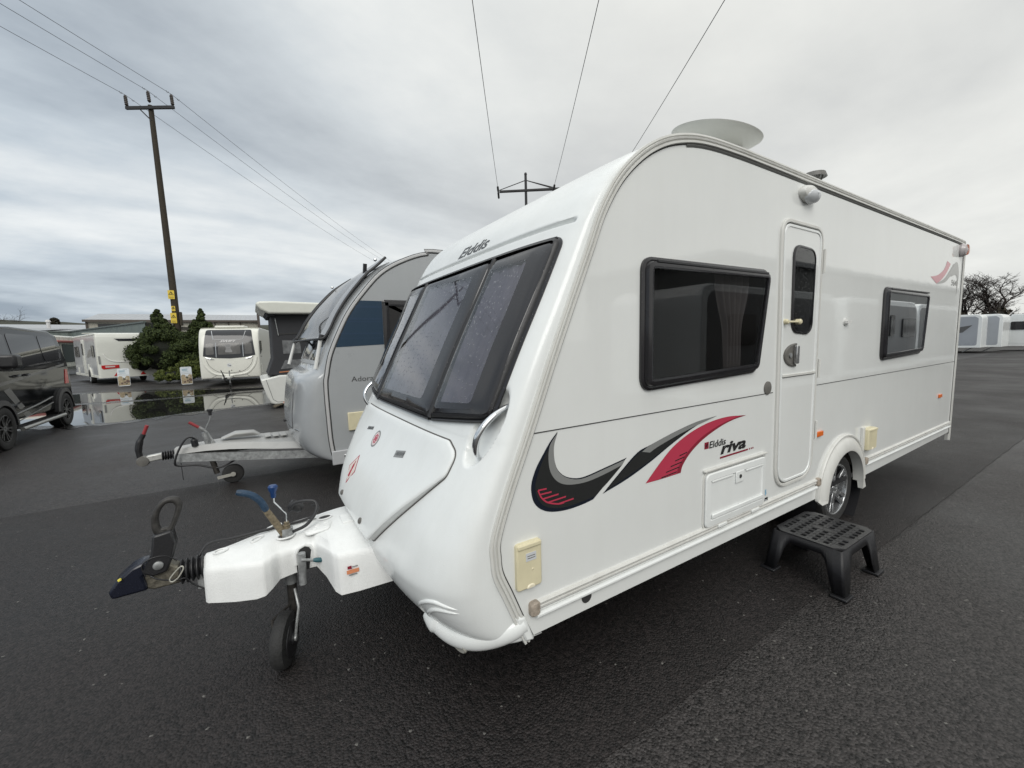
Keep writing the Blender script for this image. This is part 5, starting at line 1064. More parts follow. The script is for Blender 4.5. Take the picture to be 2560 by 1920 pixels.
# ---------------- caravan facing the camera beyond the puddle
SW_ = thing('touring_caravan', 'white caravan with black panoramic front windows beside the bush, seen from its nose', 'caravan', (-.72, 20.75, 0), math.radians(83))
SWHITE = mat('cream_white_body', (.70, .70, .64), .28, var=.03, vscale=2)
SP = [(.1, .34, .05, .34), (-.10, .36, .02, .36), (-.14, .5, .0, .5), (-.15, .8, -.01, .8), (-.14, 1.1, .0, 1.1), (-.12, 1.4, .03, 1.4), (-.06, 1.75, .09, 1.75), (.03, 2.05, .19, 2.05), (.15, 2.3, .33, 2.3), (.32, 2.47, .50, 2.45), (.62, 2.58, .75, 2.54), (1.1, 2.62, 1.2, 2.58), (5.8, 2.62, 5.8, 2.58), (5.98, 2.55, 5.95, 2.52), (6.05, 2.3, 6.02, 2.3), (6.05, .36, 6.02, .36)]
sh = Shell(SP, 2.25, 4.2, split=10, rn=8); sh.ulo, sh.uhi = 1., 10.5; sh.body(SW_, SWHITE, mat('cream_side', (.60, .60, .54), .3), nf=50, ny=50)
BW = mat('black_gloss_panel', (.022, .024, .028), .10); GW = mat('grey_lit_pane', (.10, .098, .095), .12, var=.25, vscale=3)
mb = MB(); mb.patch(dense(rpoly([(.15, 1.35), (.6, 1.26), (1.125, 1.225), (1.65, 1.26), (2.10, 1.35), (1.98, 2.50), (.27, 2.50)], [.02, .1, .1, .1, .02, .08, .08]), .06), sh.cap, .008, rings=8); fp = mb.build('black_front_panel', BW, SW_)
for a, b in ((.25, .56), (.70, 1.55), (1.69, 2.0)):
    mb = MB(); mb.patch(dense(rpoly([(a, 1.42), (b, 1.40), (b-.02, 1.90), (a+.03, 1.90)], .05), .06), sh.cap, .012, rings=3); mb.build('front_pane', GW, fp)
for y in (.61, 1.60): mb = MB(); mb.tube([sh.cap(y+(0 if y < 1 else .02), 1.28+.05*i, .012) for i in range(14)], .010, 6); mb.build('pane_divider', CHROME, fp)
mb = MB(); mb.tube([sh.cap(y, z, .012) for y, z in dense([(.50, 2.44), (.60, 2.06), (1.70, 2.06), (1.78, 2.44)], .06, False)], .011, 6); mb.build('roof_window_outline', CHROME, fp)
mb = MB(); mb.patch([(1.02, 1.50), (1.27, 1.50), (1.30, 1.85), (1.05, 1.85)], sh.cap, .015, rings=2); nt_ = mb.build('window_notice', mat('paper_grey', (.24, .24, .24), .6), fp)
mb = MB()
for z in (1.81, 1.77, 1.73, 1.67, 1.63, 1.56): stroke(mb, [(1.08, z), (1.25, z)], .012, .017, sh.cap)
mb.build('notice_print', mat('print_grey', (.12, .12, .12), .6), nt_, smooth=False)
text('SWIFT', (0, 1.955, .62, 2.035), mat('letter_silver', (.5, .5, .5), .3), lambda u, v, wv: sh.cap(1.46-u, v, wv+.009), fp, shear=.4, bold=.03)
mb = MB(); mb.tube([sh.cap(y, z, .002) for y, z in spline([(.26, 1.18), (.36, .92), (.62, .68), (.95, .60), (1.30, .60), (1.63, .68), (1.89, .92), (1.99, 1.18)], 6)], .007, 6); mb.build('locker_seam', DARKGAP, SW_)
mb = MB(); mb.tube([sh.cap(y, z, .006) for y, z in spline([(.12, 1.25), (.22, .90), (.50, .58), (.95, .50), (1.30, .50), (1.75, .58), (2.03, .90), (2.13, 1.25)], 6)], .05, 8, flat=.35); mb.build('moulded_band', SWHITE, SW_)
for y0, y1 in ((.24, .55), (2.01, 1.70)): mb = MB(); mb.tube([sh.cap(y0, 1.29, .01), sh.cap((y0+y1)/2, 1.235, .03), sh.cap(y1, 1.20, .01)], [.015, .025, .01], 8); mb.build('grab_handle', CHROME, SW_)
bc2 = (1.17, .93); mb = MB(); mb.patch(circ(bc2[0], bc2[1], .085, .085, 20), sh.cap, .004, rings=2); bg_ = mb.build('round_badge', DECP, SW_); mb = MB(); stroke(mb, spline([(1.22, .96), (1.17, .92), (1.12, .90), (1.13, .94)], 4), .03, .009, sh.cap); mb.build('badge_mark', DECG, bg_, smooth=False)
for y, z in ((1.20, .65), (1.10, .70), (.80, .665)): mb = MB(); mb.lathe([(.022, 0), (.022, .02), (0, .022)], sh.cap(y, z, 0), (-1, 0, 0), 10); mb.build('lock', GREYP, SW_)
mb = MB(); mb.tube([sh.cap(y, z, .003) for y, z in spline([(.42, .40), (.62, .52), (.9, .555), (1.35, .555), (1.6, .52), (1.85, .40)], 5)], .006, 6); mb.build('lower_seam', DARKGAP, SW_)
mb = MB(); mb.box(-.95, -.12, 1.05, 1.35, .36, .47); dc = mb.build('drawbar_cover', mat('cover_pale', (.62, .62, .58), .4), SW_, bevel=.03)
mb = MB(); mb.bar((-1.25, 1.2, .40), (-.95, 1.2, .40), .08, .09); mb.build('hitch_head', BLACKP, SW_, bevel=.01)
mb = MB(); mb.tube([(-1.15, 1.22, .42), (-1.25, 1.25, .62)], .025, 8); mb.build('stabiliser_arm', BLACKP, SW_); mb = MB(); mb.tube([(-.75, 1.10, .45), (-.78, 1.08, .72)], .02, 8); mb.build('winder', STEEL, SW_); mb = MB(); mb.tube([(-.9, 1.25, .45), (-1.0, 1.35, .75)], .018, 8); mb.build('brake_lever', BLACKP, SW_)
mb = MB(); mb.tube([(-.75, 1.10, .40), (-.75, 1.10, .16)], .028, 10); jt3 = mb.build('jockey_tube', STEEL, SW_); mb = MB(); mb.lathe([(.02, -.03), (.10, -.025), (.10, .025), (.02, .03)], (-.72, 1.10, .105), (0, 1, 0), 20); mb.build('jockey_tyre', TYRE, jt3)
s7 = sh.sidef
flatpoly(rpoly([(.22, 1.36), (.95, 1.55), (.95, 2.0), (.35, 2.0)], .03), s7, .02, FRAME, 'side_window', SW_); flatpoly(rpoly([(.34, 1.45), (.85, 1.56), (.85, 1.92), (.42, 1.92)], .03), s7, .024, GW, 'side_pane', SW_)
text('Charterez', (.38, 1.24, .80, 1.30), DECK, s7, SW_, bold=.01, wv=.004)
for o_ in (rpoly([(.20, .52), (.72, .52), (.72, .92), (.20, .92)], .03),): mb = MB(); mb.loft([(o_, 0), (o_, .02), (inset(o_, .03), .02), (inset(o_, .035), .010)], s7); mb.build('hatch', SWHITE, SW_)
mb = MB(); mb.box(.55, 1.6, .55, 1.7, 2.60, 2.70); mb.build('roof_light', SWHITE, SW_, bevel=.04)
simple_wheel(SW_, (3.3, .04, .32), (0, -1, 0)); 

# ---------------- caravan seen from behind, left of the bush
RC = thing('touring_caravan', 'white and silver caravan seen from its rear corner, left of the big bush', 'caravan', (-10.03, 33.5, 0), math.radians(-69))
RP_ = [(.1, .34, .05, .34), (-.05, .4, .02, .4), (-.08, .8, .0, .8), (-.05, 1.4, .02, 1.4), (.05, 1.9, .1, 1.9), (.25, 2.35, .3, 2.33), (.6, 2.58, .6, 2.54), (1.1, 2.62, 1.2, 2.58), (6.60, 2.62, 6.58, 2.58), (6.80, 2.56, 6.74, 2.52), (6.86, 2.4, 6.80, 2.38), (6.90, .34, 6.82, .34)]
rs = Shell(RP_, 2.3, 4., split=6, rn=7); rs.ulo, rs.uhi = 1, 6.5; rs.body(RC, mat('rear_white', (.68, .69, .64), .3, var=.03), mat('silver_side', (.36, .37, .385), .2, var=.05, vscale=1.5), nf=30, ny=40)
rear = lambda y, z, wv: (rs.pt(10+(2.4-min(z, 2.4))/2.06*.999, y).x+wv, y, z); s8 = rs.sidef
for a, b, c, d, nm in ((6.68, .34, 6.84, 2.50, 'corner_pillar'),): panel(RC, [(a, b), (c, b), (c-.02, d), (a, d)], s8, SWHITE, nm, .02)
panel(RC, [(.0, .36), (6.8, .36), (6.8, .48), (.0, .48)], s8, SWHITE, 'skirt', .03); panel(RC, [(.2, 2.52), (6.8, 2.52), (6.8, 2.57), (.2, 2.57)], s8, SWHITE, 'roof_rail', .03)
for o_, nm in ((rpoly([(5.65, 1.40), (6.25, 1.40), (6.25, 2.0), (5.65, 2.0)], .08), 'window'), (rpoly([(.5, 1.40), (1.9, 1.40), (1.8, 2.0), (.5, 2.0)], .08), 'window')):
    mb = MB(); mb.loft([(o_, 0), (o_, .03), (inset(o_, .05), .035)], s8); mb.build(nm, FRAME, RC)
do_ = rpoly([(2.9, .5), (3.55, .5), (3.55, 2.35), (2.9, 2.35)], .08); mb = MB(); mb.loft([(do_, 0), (do_, .03), (inset(do_, .05), .035)], s8, cap=True); drc = mb.build('door', SWHITE, RC)
dw_ = rpoly([(3.05, 1.5), (3.4, 1.5), (3.4, 2.15), (3.05, 2.15)], .08); mb = MB(); mb.loft([(dw_, .035), (dw_, .05)], s8); mb.build('door_pane', FRAME, drc)
flatpoly(spline([(4.0, 1.38), (4.6, 1.72), (5.1, 1.80), (5.5, 1.66), (5.4, 1.50), (4.9, 1.42)], 4, True), s8, .004, mat('grey_graphic', (.16, .155, .15), .3), 'graphic', RC)
for x, z0, z1 in ((4.2, .75, 1.02), (1.0, .5, .8)): mb = MB(); mb.box(x, x+.28, -.03, 0, z0, z1); mb.build('vent_cover', SWHITE, RC, bevel=.01)
mb = MB(); 
ac_ = 4.55; lo = [[(ac_+r_*math.cos(a), -h, .36+r_*1.0*math.sin(a)) for a in [PI*i/16 for i in range(17)]] for r_, h in ((.50, 0), (.50, .05), (.38, .05), (.38, -.03))]
mb.add([p for q in lo for p in q], [(j*17+i, j*17+i+1, (j+1)*17+i+1, (j+1)*17+i) for j in range(3) for i in range(16)]); mb.build('wheel_arch', SWHITE, RC, ang=30)
panel(RC, [(ac_-.38, .36)]+[(ac_+.38*math.cos(a), .36+.38*math.sin(a)) for a in [PI-PI*i/12 for i in range(1, 12)]]+[(ac_+.38, .36)], s8, BLACKP, 'wheel_well', .035)
simple_wheel(RC, (ac_, -.03, .32), (0, -1, 0)); simple_wheel(RC, (ac_, 2.2, .32), (0, 1, 0))
for o_, m_, nm, wv in (([(.68, 2.32), (.85, 2.19), (1.45, 2.19), (1.62, 2.32)], BW, 'high_brake_lamp', .01), ([(.10, .98), (.10, .84), (.16, .78), (.76, .82), (.76, .98)], REDL, 'tail_lamp', .02), ([(2.2, .98), (2.2, .84), (2.14, .78), (1.54, .82), (1.54, .98)], REDL, 'tail_lamp', .02),
    ([(.24, .94), (.24, .86), (.60, .87), (.60, .94)], mat('lamp_white', (.62, .5, .48), .3), 'lamp_centre', .028), ([(.52, .42), (.76, .42), (.64, .60)], REDL, 'triangle_reflector', .02), ([(1.54, .42), (1.78, .42), (1.66, .60)], REDL, 'triangle_reflector', .02), ([(.02, 1.05), (.09, 1.05), (.09, 1.45), (.02, 1.45)], DECG, 'corner_mark', .02)):
    flatpoly(o_, rear, wv, m_, nm, RC)
mb = MB(); mb.tube([rear(y, z, .01) for y, z in spline([(.22, 1.55), (.34, 1.30), (.60, 1.16), (1.15, 1.13), (1.7, 1.16), (1.96, 1.30), (2.08, 1.55)], 6)], .03, 8, flat=.6); mb.build('moulded_band', mat('band_white', (.78, .78, .75), .3), RC)
mb = MB(); mb.box(2.6, 4.4, .5, 1.8, 2.6, 2.68); mb.build('roof_light', SWHITE, RC, bevel=.03)
mb = MB(); mb.lathe([(.30, 0), (.36, .03), (.30, .05), (0, .055)], (1.2, .6, 2.74), (0, 0, 1), 24); mb.lathe([(.06, -.16), (.06, 0)], (1.2, .6, 2.74), (0, 0, 1), 12); mb.build('satellite_dish', MATS['dish_offwhite'], RC)

# ---------------- awninged motorhome glimpsed between the van and that caravan
MH = thing('motorhome', 'motorhome with red topped awning glimpsed between the dark van and the rear-facing caravan', 'motorhome', (-14.2, 41, 0))
mb = MB(); mb.box(-19.5, -13.0, 41, 46, .5, 2.95); mb.build('body', SWHITE, MH, bevel=.12)
mb = MB(); mb.box(-15.2, -12.9, 40.2, 41.0, 2.5, 2.68); mb.build('awning', mat('awning_red', (.30, .10, .09), .6), MH, bevel=.04)
for a, b in ((-15.0, -14.15), (-13.95, -13.2)): mb = MB(); mb.box(a, b, 40.93, 41.02, .75, 2.3); mb.build('window', BW, MH, bevel=.02)
mb = MB(); mb.box(-13.03, -12.96, 42.6, 45.8, .95, 2.30); mb.build('window', BW, MH, bevel=.02)
mb = MB(); mb.box(-13.04, -12.95, 41.3, 42.2, .6, 2.35); mb.build('door', mat('dull_grey_door', (.25, .25, .25), .4), MH, bevel=.02)
mb = MB(); mb.box(-13.3, -12.7, 41.0, 46.0, 2.42, 2.58); mb.build('awning', MATS['awning_red'], MH, bevel=.04)
simple_wheel(MH, (-18.0, 41.0, .34), (0, -1, 0)); simple_wheel(MH, (-14.2, 41.0, .34), (0, -1, 0))

# ---------------- dark van on the left
VN = thing('campervan', 'black lifted van with silver side stripes and running board at the left edge', 'van', (-4.75, 7.75, 0), math.radians(90))
VB = mat('black_car_paint', (.006, .007, .008), .05, spec=.34)
def vwarp(p):
    k = max(0, p.z-1.38); q = (p.y-.95)/.95; return Vector((p.x, .95+(p.y-.95)*(1-.105*min(1, k/.7)-(.03*max(0, .55-p.z)/.2 if p.z < .55 else 0)), p.z))
VP = [(.25, .42, .35, .45), (.02, .50, .16, .52), (-.02, .75, .13, .75), (.06, .98, .20, .98), (.35, 1.10, .42, 1.08), (.85, 1.20, .90, 1.17), (1.25, 1.62, 1.30, 1.60), (1.62, 1.98, 1.66, 1.95), (2.0, 2.13, 2.05, 2.10), (2.6, 2.20, 2.6, 2.15), (4.3, 2.17, 4.3, 2.11), (4.68, 2.08, 4.66, 2.02), (4.85, 1.5, 4.80, 1.5), (4.95, .45, 4.9, .45)]
vsn = Shell(VP, 1.9, 4.5, split=8, rn=6, warp=vwarp); vsn.ulo, vsn.uhi = .5, 8
vsn.body(VN, VB, VB, nf=50, ny=40, names=('front', 'roof', 'tailgate', 'side_panel')); sv = vsn.sidef
VG = mat('privacy_glass', (.012, .012, .014), .03, spec=.6)
for o_ in (rpoly([(1.30, 1.42), (2.22, 1.42), (2.22, 2.03), (1.72, 2.03)], [.05, .05, .06, .1]), rpoly([(2.32, 1.40), (3.55, 1.48), (3.55, 2.04), (2.32, 2.05)], .07), rpoly([(3.65, 1.50), (4.62, 1.56), (4.42, 2.03), (3.65, 2.04)], .07)):
    mb = MB(); mb.patch(dense(o_, .08), sv, .006, rings=4); mb.build('side_window', VG, VN, ang=40)
mb = MB(); mb.patch(dense(rpoly([(.25, 1.28), (1.65, 1.28), (1.55, 1.93), (.35, 1.93)], .06), .08), vsn.cap, .006, rings=4); mb.build('windscreen', VG, VN)
SS = mat('stripe_silver', (.16, .16, .155), .25)
panel(VN, [(1.55, 1.10), (4.62, 1.37), (4.62, 1.42), (1.55, 1.155)], sv, SS, 'side_stripe', .004)
panel(VN, [(1.72, 1.02), (1.95, 1.06), (2.25, .78), (2.06, .74)], sv, SS, 'side_stripe', .004); panel(VN, [(2.12, .71), (2.30, .75), (2.72, .46), (2.46, .44)], sv, SS, 'side_stripe', .004)
mb = MB(); mb.tube([sv(x, z, .01) for x, z in spline([(1.95, .50), (2.05, .56), (3.0, .64), (3.70, .72)], 5)], .014, 8); mb.build('side_moulding', SS, VN)
mb = MB(); mb.tube([sv(x, z, .01) for x, z in [(2.0, .40), (3.70, .60)]], .010, 8); mb.build('side_moulding', SS, VN)
mb = MB(); mb.tube([(1.85, -.12, .30), (3.85, -.12, .30)], .035, 12); rbd = mb.build('running_board', mat('brushed_rail', (.40, .40, .38), .3, metal=.7), VN); mb = MB(); mb.box(1.9, 3.8, -.10, .10, .30, .325); mb.build('tread', BLACKP, rbd, bevel=.006)
for x in (1.5, 4.30):
    mb = MB(); n_ = 16; lo = [[(x+r_*math.cos(a), -h, .37+r_*math.sin(a)) for a in [PI*i/n_ for i in range(n_+1)]] for r_, h in ((.50, -.01), (.50, .05), (.41, .06), (.41, -.05))]
    mb.add([p for q in lo for p in q], [(j*17+i, j*17+i+1, (j+1)*17+i+1, (j+1)*17+i) for j in range(3) for i in range(16)]); mb.build('wheel_arch', BLACKP, VN, ang=30)
    mb = MB(); mb.lathe([(.42, 0), (0, .001)], (x, -.006, .39), (0, -1, 0), 28); mb.build('wheel_well', DARKGAP, VN)
    wheel(VN, (x, -.04, .372), .372, .235, .24, (0, -1, 0), 6, mat('black_alloy', (.04, .04, .04), .35, metal=.5, var=.3))
    wheel(VN, (x, 1.94, .372), .372, .235, .24, (0, 1, 0), 6, MATS['black_alloy'])
for x in (2.33, 3.62): mb = MB(); stroke(mb, [(x, .45), (x, 1.42)], .008, .003, sv); mb.build('door_gap', DARKGAP, VN, smooth=False)
for x in (2.12, 2.52): mb = MB(); mb.tube([sv(x, 1.245, .0), sv(x+.03, 1.25, .045), sv(x+.17, 1.262, .045), sv(x+.20, 1.265, .0)], .014, 8); mb.build('door_handle', VB, VN)
mb = MB(); mb.box(1.37, 1.62, -.32, -.08, 1.42, 1.66); mb.build('mirror', BLACKP, VN, bevel=.05, seg=3); mb = MB(); mb.bar((1.52, 0.02, 1.40), (1.52, -.2, 1.43), .12, .06); mb.build('mirror_arm', BLACKP, VN, bevel=.01)
panel(VN, [(4.52, .95), (4.74, .95), (4.72, 1.28), (4.60, 1.28)], sv, REDL, 'tail_lamp', .01)

# ---------------- caravans at the far right
def far_caravan(x, yrear, ln, lab, m_side, wins, rzz=-90, win=True):
    t = thing('touring_caravan', lab, 'caravan', (x, yrear+ln, 0), math.radians(rzz), 'row of caravans at the far right')
    P_ = [(.1, .34, .05, .34), (-.05, .4, .02, .4), (-.08, .8, .0, .8), (-.05, 1.4, .02, 1.4), (.05, 1.9, .1, 1.9), (.25, 2.35, .3, 2.33), (.6, 2.62, .6, 2.58), (1.1, 2.70, 1.2, 2.66), (ln-.3, 2.70, ln-.3, 2.66), (ln-.08, 2.64, ln-.12, 2.60), (ln, 2.45, ln-.02, 2.42), (ln+.02, .38, ln, .38)]
    q = Shell(P_, 2.3, 4., split=6, rn=7); q.ulo, q.uhi = 1, 6.5; q.body(t, WHITE, WHITE, nf=24, ny=24); f = q.sidef
    panel(t, rpoly([(.35, .52), (ln-.18, .52), (ln-.18, 2.42), (ln-.35, 2.55), (.5, 2.5), (.25, 1.6)], .12), f, m_side, 'side_sheet', .008)
    for o_ in wins:
        mb = MB(); mb.loft([(rpoly(o_, .08), .008), (rpoly(o_, .08), .05)], f); mb.build('window', FRAME, t)
    mb = MB(); mb.tube([(ln*.55, .1, .0), (ln*.55, .1, .34)], .05, 8); mb.build('steady', STEEL, t); simple_wheel(t, (ln*.5, .04, .32), (0, -1, 0)); mb = MB(); mb.tube([(ln-.4, .3, .38), (ln-.9, .3, .05)], .03, 6); mb.build('steady', STEEL, t)
    return t
FS = mat('blue_grey_side', (.33, .35, .38), .3, var=.05, vscale=1.); FS2 = mat('grey_side_dark', (.17, .175, .18), .35, var=.1, vscale=1.)
t1 = far_caravan(42, 5.62, 6.5, 'grey sided caravan with dark swoosh graphic, nearest of the far right row', FS, [], -90)
flatpoly([(5.0, 1.75), (6.05, 1.95), (5.6, 1.45), (5.1, 1.38)], lambda u, v, wv: (u, -wv, v), .02, mat('far_graphic', (.10, .10, .10), .3), 'graphic', t1)
t2 = far_caravan(43.6, 4.9, 6.5, 'plain grey sided caravan, middle of the far right row', FS, [], -90)
t3 = far_caravan(47, -1.0, 6.6, 'white caravan with one long dark window at the right edge of the picture', WHITE, [[(.6, 1.55), (2.6, 1.55), (2.6, 2.15), (.6, 2.15)], [(3.4, 1.55), (5.0, 1.55), (5.0, 2.15), (3.4, 2.15)]], -90)

# ---------------- row opposite, out of the picture on the right, mirrored in the glossy side of the large caravan
opp = None
for i, (x, y, rz_) in enumerate(((12.9, -3.5, 180), (20.2, -3.7, 180), (27.4, -3.9, 180))):
    lab = ('white caravan just out of frame, first of the opposite row', 'white caravan out of frame, second of the opposite row', 'white caravan out of frame, third of the opposite row')[i]
    if i == 0:
        opp = far_caravan(0, 0, 6.5, lab, FS2, [[(.6, 1.45), (1.9, 1.45), (1.9, 2.1), (.6, 2.1)], [(2.7, 1.5), (3.1, 1.5), (3.1, 2.2), (2.7, 2.2)], [(4.6, 1.45), (5.6, 1.45), (5.6, 2.1), (4.6, 2.1)]]); r_ = opp
    else:
        r_ = opp.copy(); COL.objects.link(r_)
        for ch in list(opp.children):
            c_ = ch.copy(); COL.objects.link(c_); c_.parent = r_
            for g2 in ch.children: d_ = g2.copy(); COL.objects.link(d_); d_.parent = c_
    r_.location = (x, y, 0); r_.rotation_euler = (0, 0, math.radians(rz_)); r_['label'] = lab; r_['group'] = 'caravans of the opposite row'

# ------------------------------------------------------------------ poles and wires
WOOD = mat('creosoted_wood', (.035, .028, .018), .8, var=.45, vscale=9, bump=.4, bscale=14)
DKM = mat('dark_iron', (.018, .018, .02), .6)
INS = mat('brown_insulator', (.030, .022, .018), .35)
YEL = mat('yellow_sign', (.70, .52, .06), .4, var=.06, vscale=9)
WIREM = mat('wire_grey', (.06, .06, .065), .5, metal=.4)
P1 = thing('utility_pole', 'tall dark wooden pole with crossarm and three yellow warning plates behind the bush', 'pole', (-4.38, 28, 0))
mb = MB(); mb.tube([(-4.40, 28, 0), (-4.42, 28, 5), (-4.52, 28, 14.45)], [.175, .165, .115], 14); mb.build('post', WOOD, P1)
dv = Vector((2.08, -1.25, 0)).normalized(); ctr = Vector((-4.53, 28.0, 14.28)); wd_ = Vector((.515, .857, 0))
mb = MB(); mb.bar(ctr-dv*1.24-Vector((.0, .15, 0)), ctr+dv*1.24-Vector((.0, .15, 0)), .11, .14); arm = mb.build('crossarm', DKM, P1, smooth=False)
mb = MB(); mb.bar(ctr-dv*.55+Vector((0, -.15, -.05)), ctr+Vector((0, -.1, -.62)), .05, .05); mb.build('arm_brace', DKM, P1, smooth=False)
tops = []
for k_ in (-1.18, 0, 1.18):
    b_ = ctr+dv*k_+Vector((0, -.15, .07)); b_.z += .18 if k_ == 0 else 0
    mb = MB(); pf = [(.03, 0)]
    for i in range(5): pf += [(.075, .06+i*.09), (.085, .09+i*.09), (.07, .12+i*.09)]
    pf += [(.05, .54), (0, .56)]; mb.lathe(pf, b_, (-.05, 0, 1), 12); mb.build('insulator', INS, P1); tops.append(b_+Vector((0, 0, .56)))
def plate(cx, cz, w_, h_, tri):
    f = lambda u, v, wv: (cx-.0+u, 27.80-wv, cz+v)
    mb = MB(); mb.loft([(rpoly([(-w_/2, -h_/2), (w_/2, -h_/2), (w_/2, h_/2), (-w_/2, h_/2)], .03), 0), (rpoly([(-w_/2, -h_/2), (w_/2, -h_/2), (w_/2, h_/2), (-w_/2, h_/2)], .03), .012)], f, base=True); p_ = mb.build('warning_plate', YEL, P1, smooth=False)
    s_ = w_*.36; zc = h_*.14; mb = MB()
    for a, b in (((-s_, zc-s_*.7), (s_, zc-s_*.7)), ((s_, zc-s_*.7), (0, zc+s_*.95)), ((0, zc+s_*.95), (-s_, zc-s_*.7))): stroke(mb, [a, b], .022, .016, f)
    stroke(mb, [(-.03, zc-.07), (.04, zc+.0), (-.01, zc+.02), (.03, zc+.07)], .022, .016, f)
    for q in range(tri): stroke(mb, [(-w_*.35, -h_*.28-q*.05), (w_*.35, -h_*.28-q*.05)], .012, .016, f)
    mb.build('plate_symbol', DKM, p_, smooth=False)
plate(-4.50, 4.67, .28, .47, 2); plate(-4.475, 3.92, .17, .27, 1); plate(-4.50, 3.41, .26, .56, 3)
mb = MB(); mb.box(-4.27, -4.14, 27.84, 28.1, 3.0, 3.75); mb.build('cable_guard', WOOD, P1, bevel=.02)
def wire(a, b, sag, lab, n=24, r=.011, grp=None, ext=None):
    a, b = Vector(a), Vector(b); pts = [a.lerp(b, i/n)+Vector((0, 0, -4*sag*(i/n)*(1-i/n))) for i in range(n+1)]
    mb = MB(); mb.tube(pts, r, 5); o = mb.build('power_line', WIREM); tag(o, lab, 'power line', grp); return o
nm3 = ('left', 'middle', 'right')
for i, t_ in enumerate(tops):
    far_ = t_+wd_*78+Vector((0, 0, .9)); near_ = t_-Vector((.60, .80, 0))*40+Vector((0, 0, .2))
    mb = MB(); n = 28
    pts = [near_.lerp(t_, j/n)+Vector((0, 0, -4*.45*(j/n)*(1-j/n))) for j in range(n)]+[t_.lerp(far_, j/n)+Vector((0, 0, -4*1.1*(j/n)*(1-j/n))) for j in range(n+1)]
    mb.tube(pts, .0105, 5); o = mb.build('power_line', WIREM); tag(o, ('thin wire over the %s insulator of the tall wooden pole' % nm3[i]), 'power line', 'wires of the tall wooden pole')
    for sg_ in (-1, 1):
        q = t_+wd_*(.35*sg_); mb = MB(); mb.tube([tuple(q+Vector((0, 0, -.0))), tuple(q+Vector((.02, 0, -.09))), tuple(q+Vector((.07, .02, -.09))), tuple(q+Vector((.09, .02, -.02)))], .010, 5); mb.build('wire_clip', WIREM, P1)
# second pole, mostly hidden by the large caravan
pd_ = Vector((.838, -.545, 0)); al_ = Vector((.545, .838, 0)); az = 11.9; base = al_*27.8
P2 = thing('utility_pole', 'twin-legged dark pole with braced crossarm behind the roof of the large caravan', 'pole', tuple((base+pd_*2.65)))
for of, ht in ((.72, 12.9), (4.58, 11.8)):
    q = base+pd_*of; mb = MB(); mb.tube([(q.x, q.y, 0), (q.x, q.y, ht)], [.13, .085], 10); mb.lathe([(.06, ht), (.10, ht+.05), (.08, ht+.18), (0, ht+.22)], (q.x, q.y, 0), (0, 0, 1), 10); mb.build('post', DKM, P2)
for s_ in (-.12, .12):
    mb = MB(); mb.bar(base+pd_*-1.1+al_*s_*.6+Vector((0, 0, az)), base+pd_*6.4+al_*s_+Vector((0, 0, az+.12)), .06, .11); mb.build('crossarm', DKM, P2, smooth=False)
for of, s_, e_ in ((.72, 0, -1.1), (.72, -.10, 2.75), (.72, .10, 2.75)):
    mb = MB(); mb.bar(base+pd_*of+Vector((0, 0, 12.6)), base+pd_*e_+al_*s_+Vector((0, 0, az+.10)), .04, .045); mb.build('arm_brace', DKM, P2, smooth=False)
for i, of in enumerate((-1.18, 2.62, 6.47)):
    e = base+pd_*of+Vector((0, 0, az+.0)); a = e-al_*.55+Vector((0, 0, .02)); 
    mb = MB(); pf = [(.02, 0)]
    for j in range(6): pf += [(.07, .10+j*.11), (.075, .14+j*.11), (.05, .17+j*.11)]
    mb.lathe(pf+[(.02, .82)], e, (-al_.x, -al_.y, .10), 10); mb.build('insulator', mat('grey_insulator', (.10, .10, .10), .4), P2)
    mb = MB(); mb.lathe(pf+[(.02, .82)], e, (al_.x, al_.y, -.25), 10); mb.build('insulator', MATS['grey_insulator'], P2)
    st = e-al_*.9+Vector((0, 0, .08)); wire(st, st-al_*46+Vector((0, 0, 1.9)), .9, 'thin overhead wire rising from the %s end of the twin-legged pole' % ('left', 'middle', 'hidden right')[i], grp='wires of the twin-legged pole', r=.0125)

# ------------------------------------------------------------------ buildings
def corr(name, col, sc_, rough=.5, bump=.6, axis='x'):
    m = mat(name, col, rough, var=.10, vscale=.6, dirt=.15, dirtcol=(.2, .2, .17)); t = m.node_tree; n = t.nodes; l = t.links
    g = n.new('ShaderNodeNewGeometry'); s_ = n.new('ShaderNodeSeparateXYZ'); l.new(g.outputs['Position'], s_.inputs[0])
    wv_ = n.new('ShaderNodeMath'); wv_.operation = 'SINE'; mu = n.new('ShaderNodeMath'); mu.operation = 'MULTIPLY'; mu.inputs[1].default_value = 2*PI/sc_; l.new(s_.outputs[0], mu.inputs[0]); l.new(mu.outputs[0], wv_.inputs[0])
    b = n.new('ShaderNodeBump'); b.inputs['Strength'].default_value = bump; b.inputs['Distance'].default_value = .06; l.new(wv_.outputs[0], b.inputs['Height']); l.new(b.outputs[0], n['Principled BSDF'].inputs['Normal']); return m
SHW = corr('cream_cladding', (.40, .385, .33), .35, bump=.25); RFW = corr('pale_roof_sheet', (.36, .37, .38), .6, .4, .5); GRN = corr('green_grey_cladding', (.135, .165, .155), .8, .5, 1.)
TRD = mat('brown_flashing', (.075, .062, .052), .6)
S1 = thing('warehouse', 'long cream clad warehouse with pale roof and brown eaves behind the bush', 'building', (-9, 70, 0))
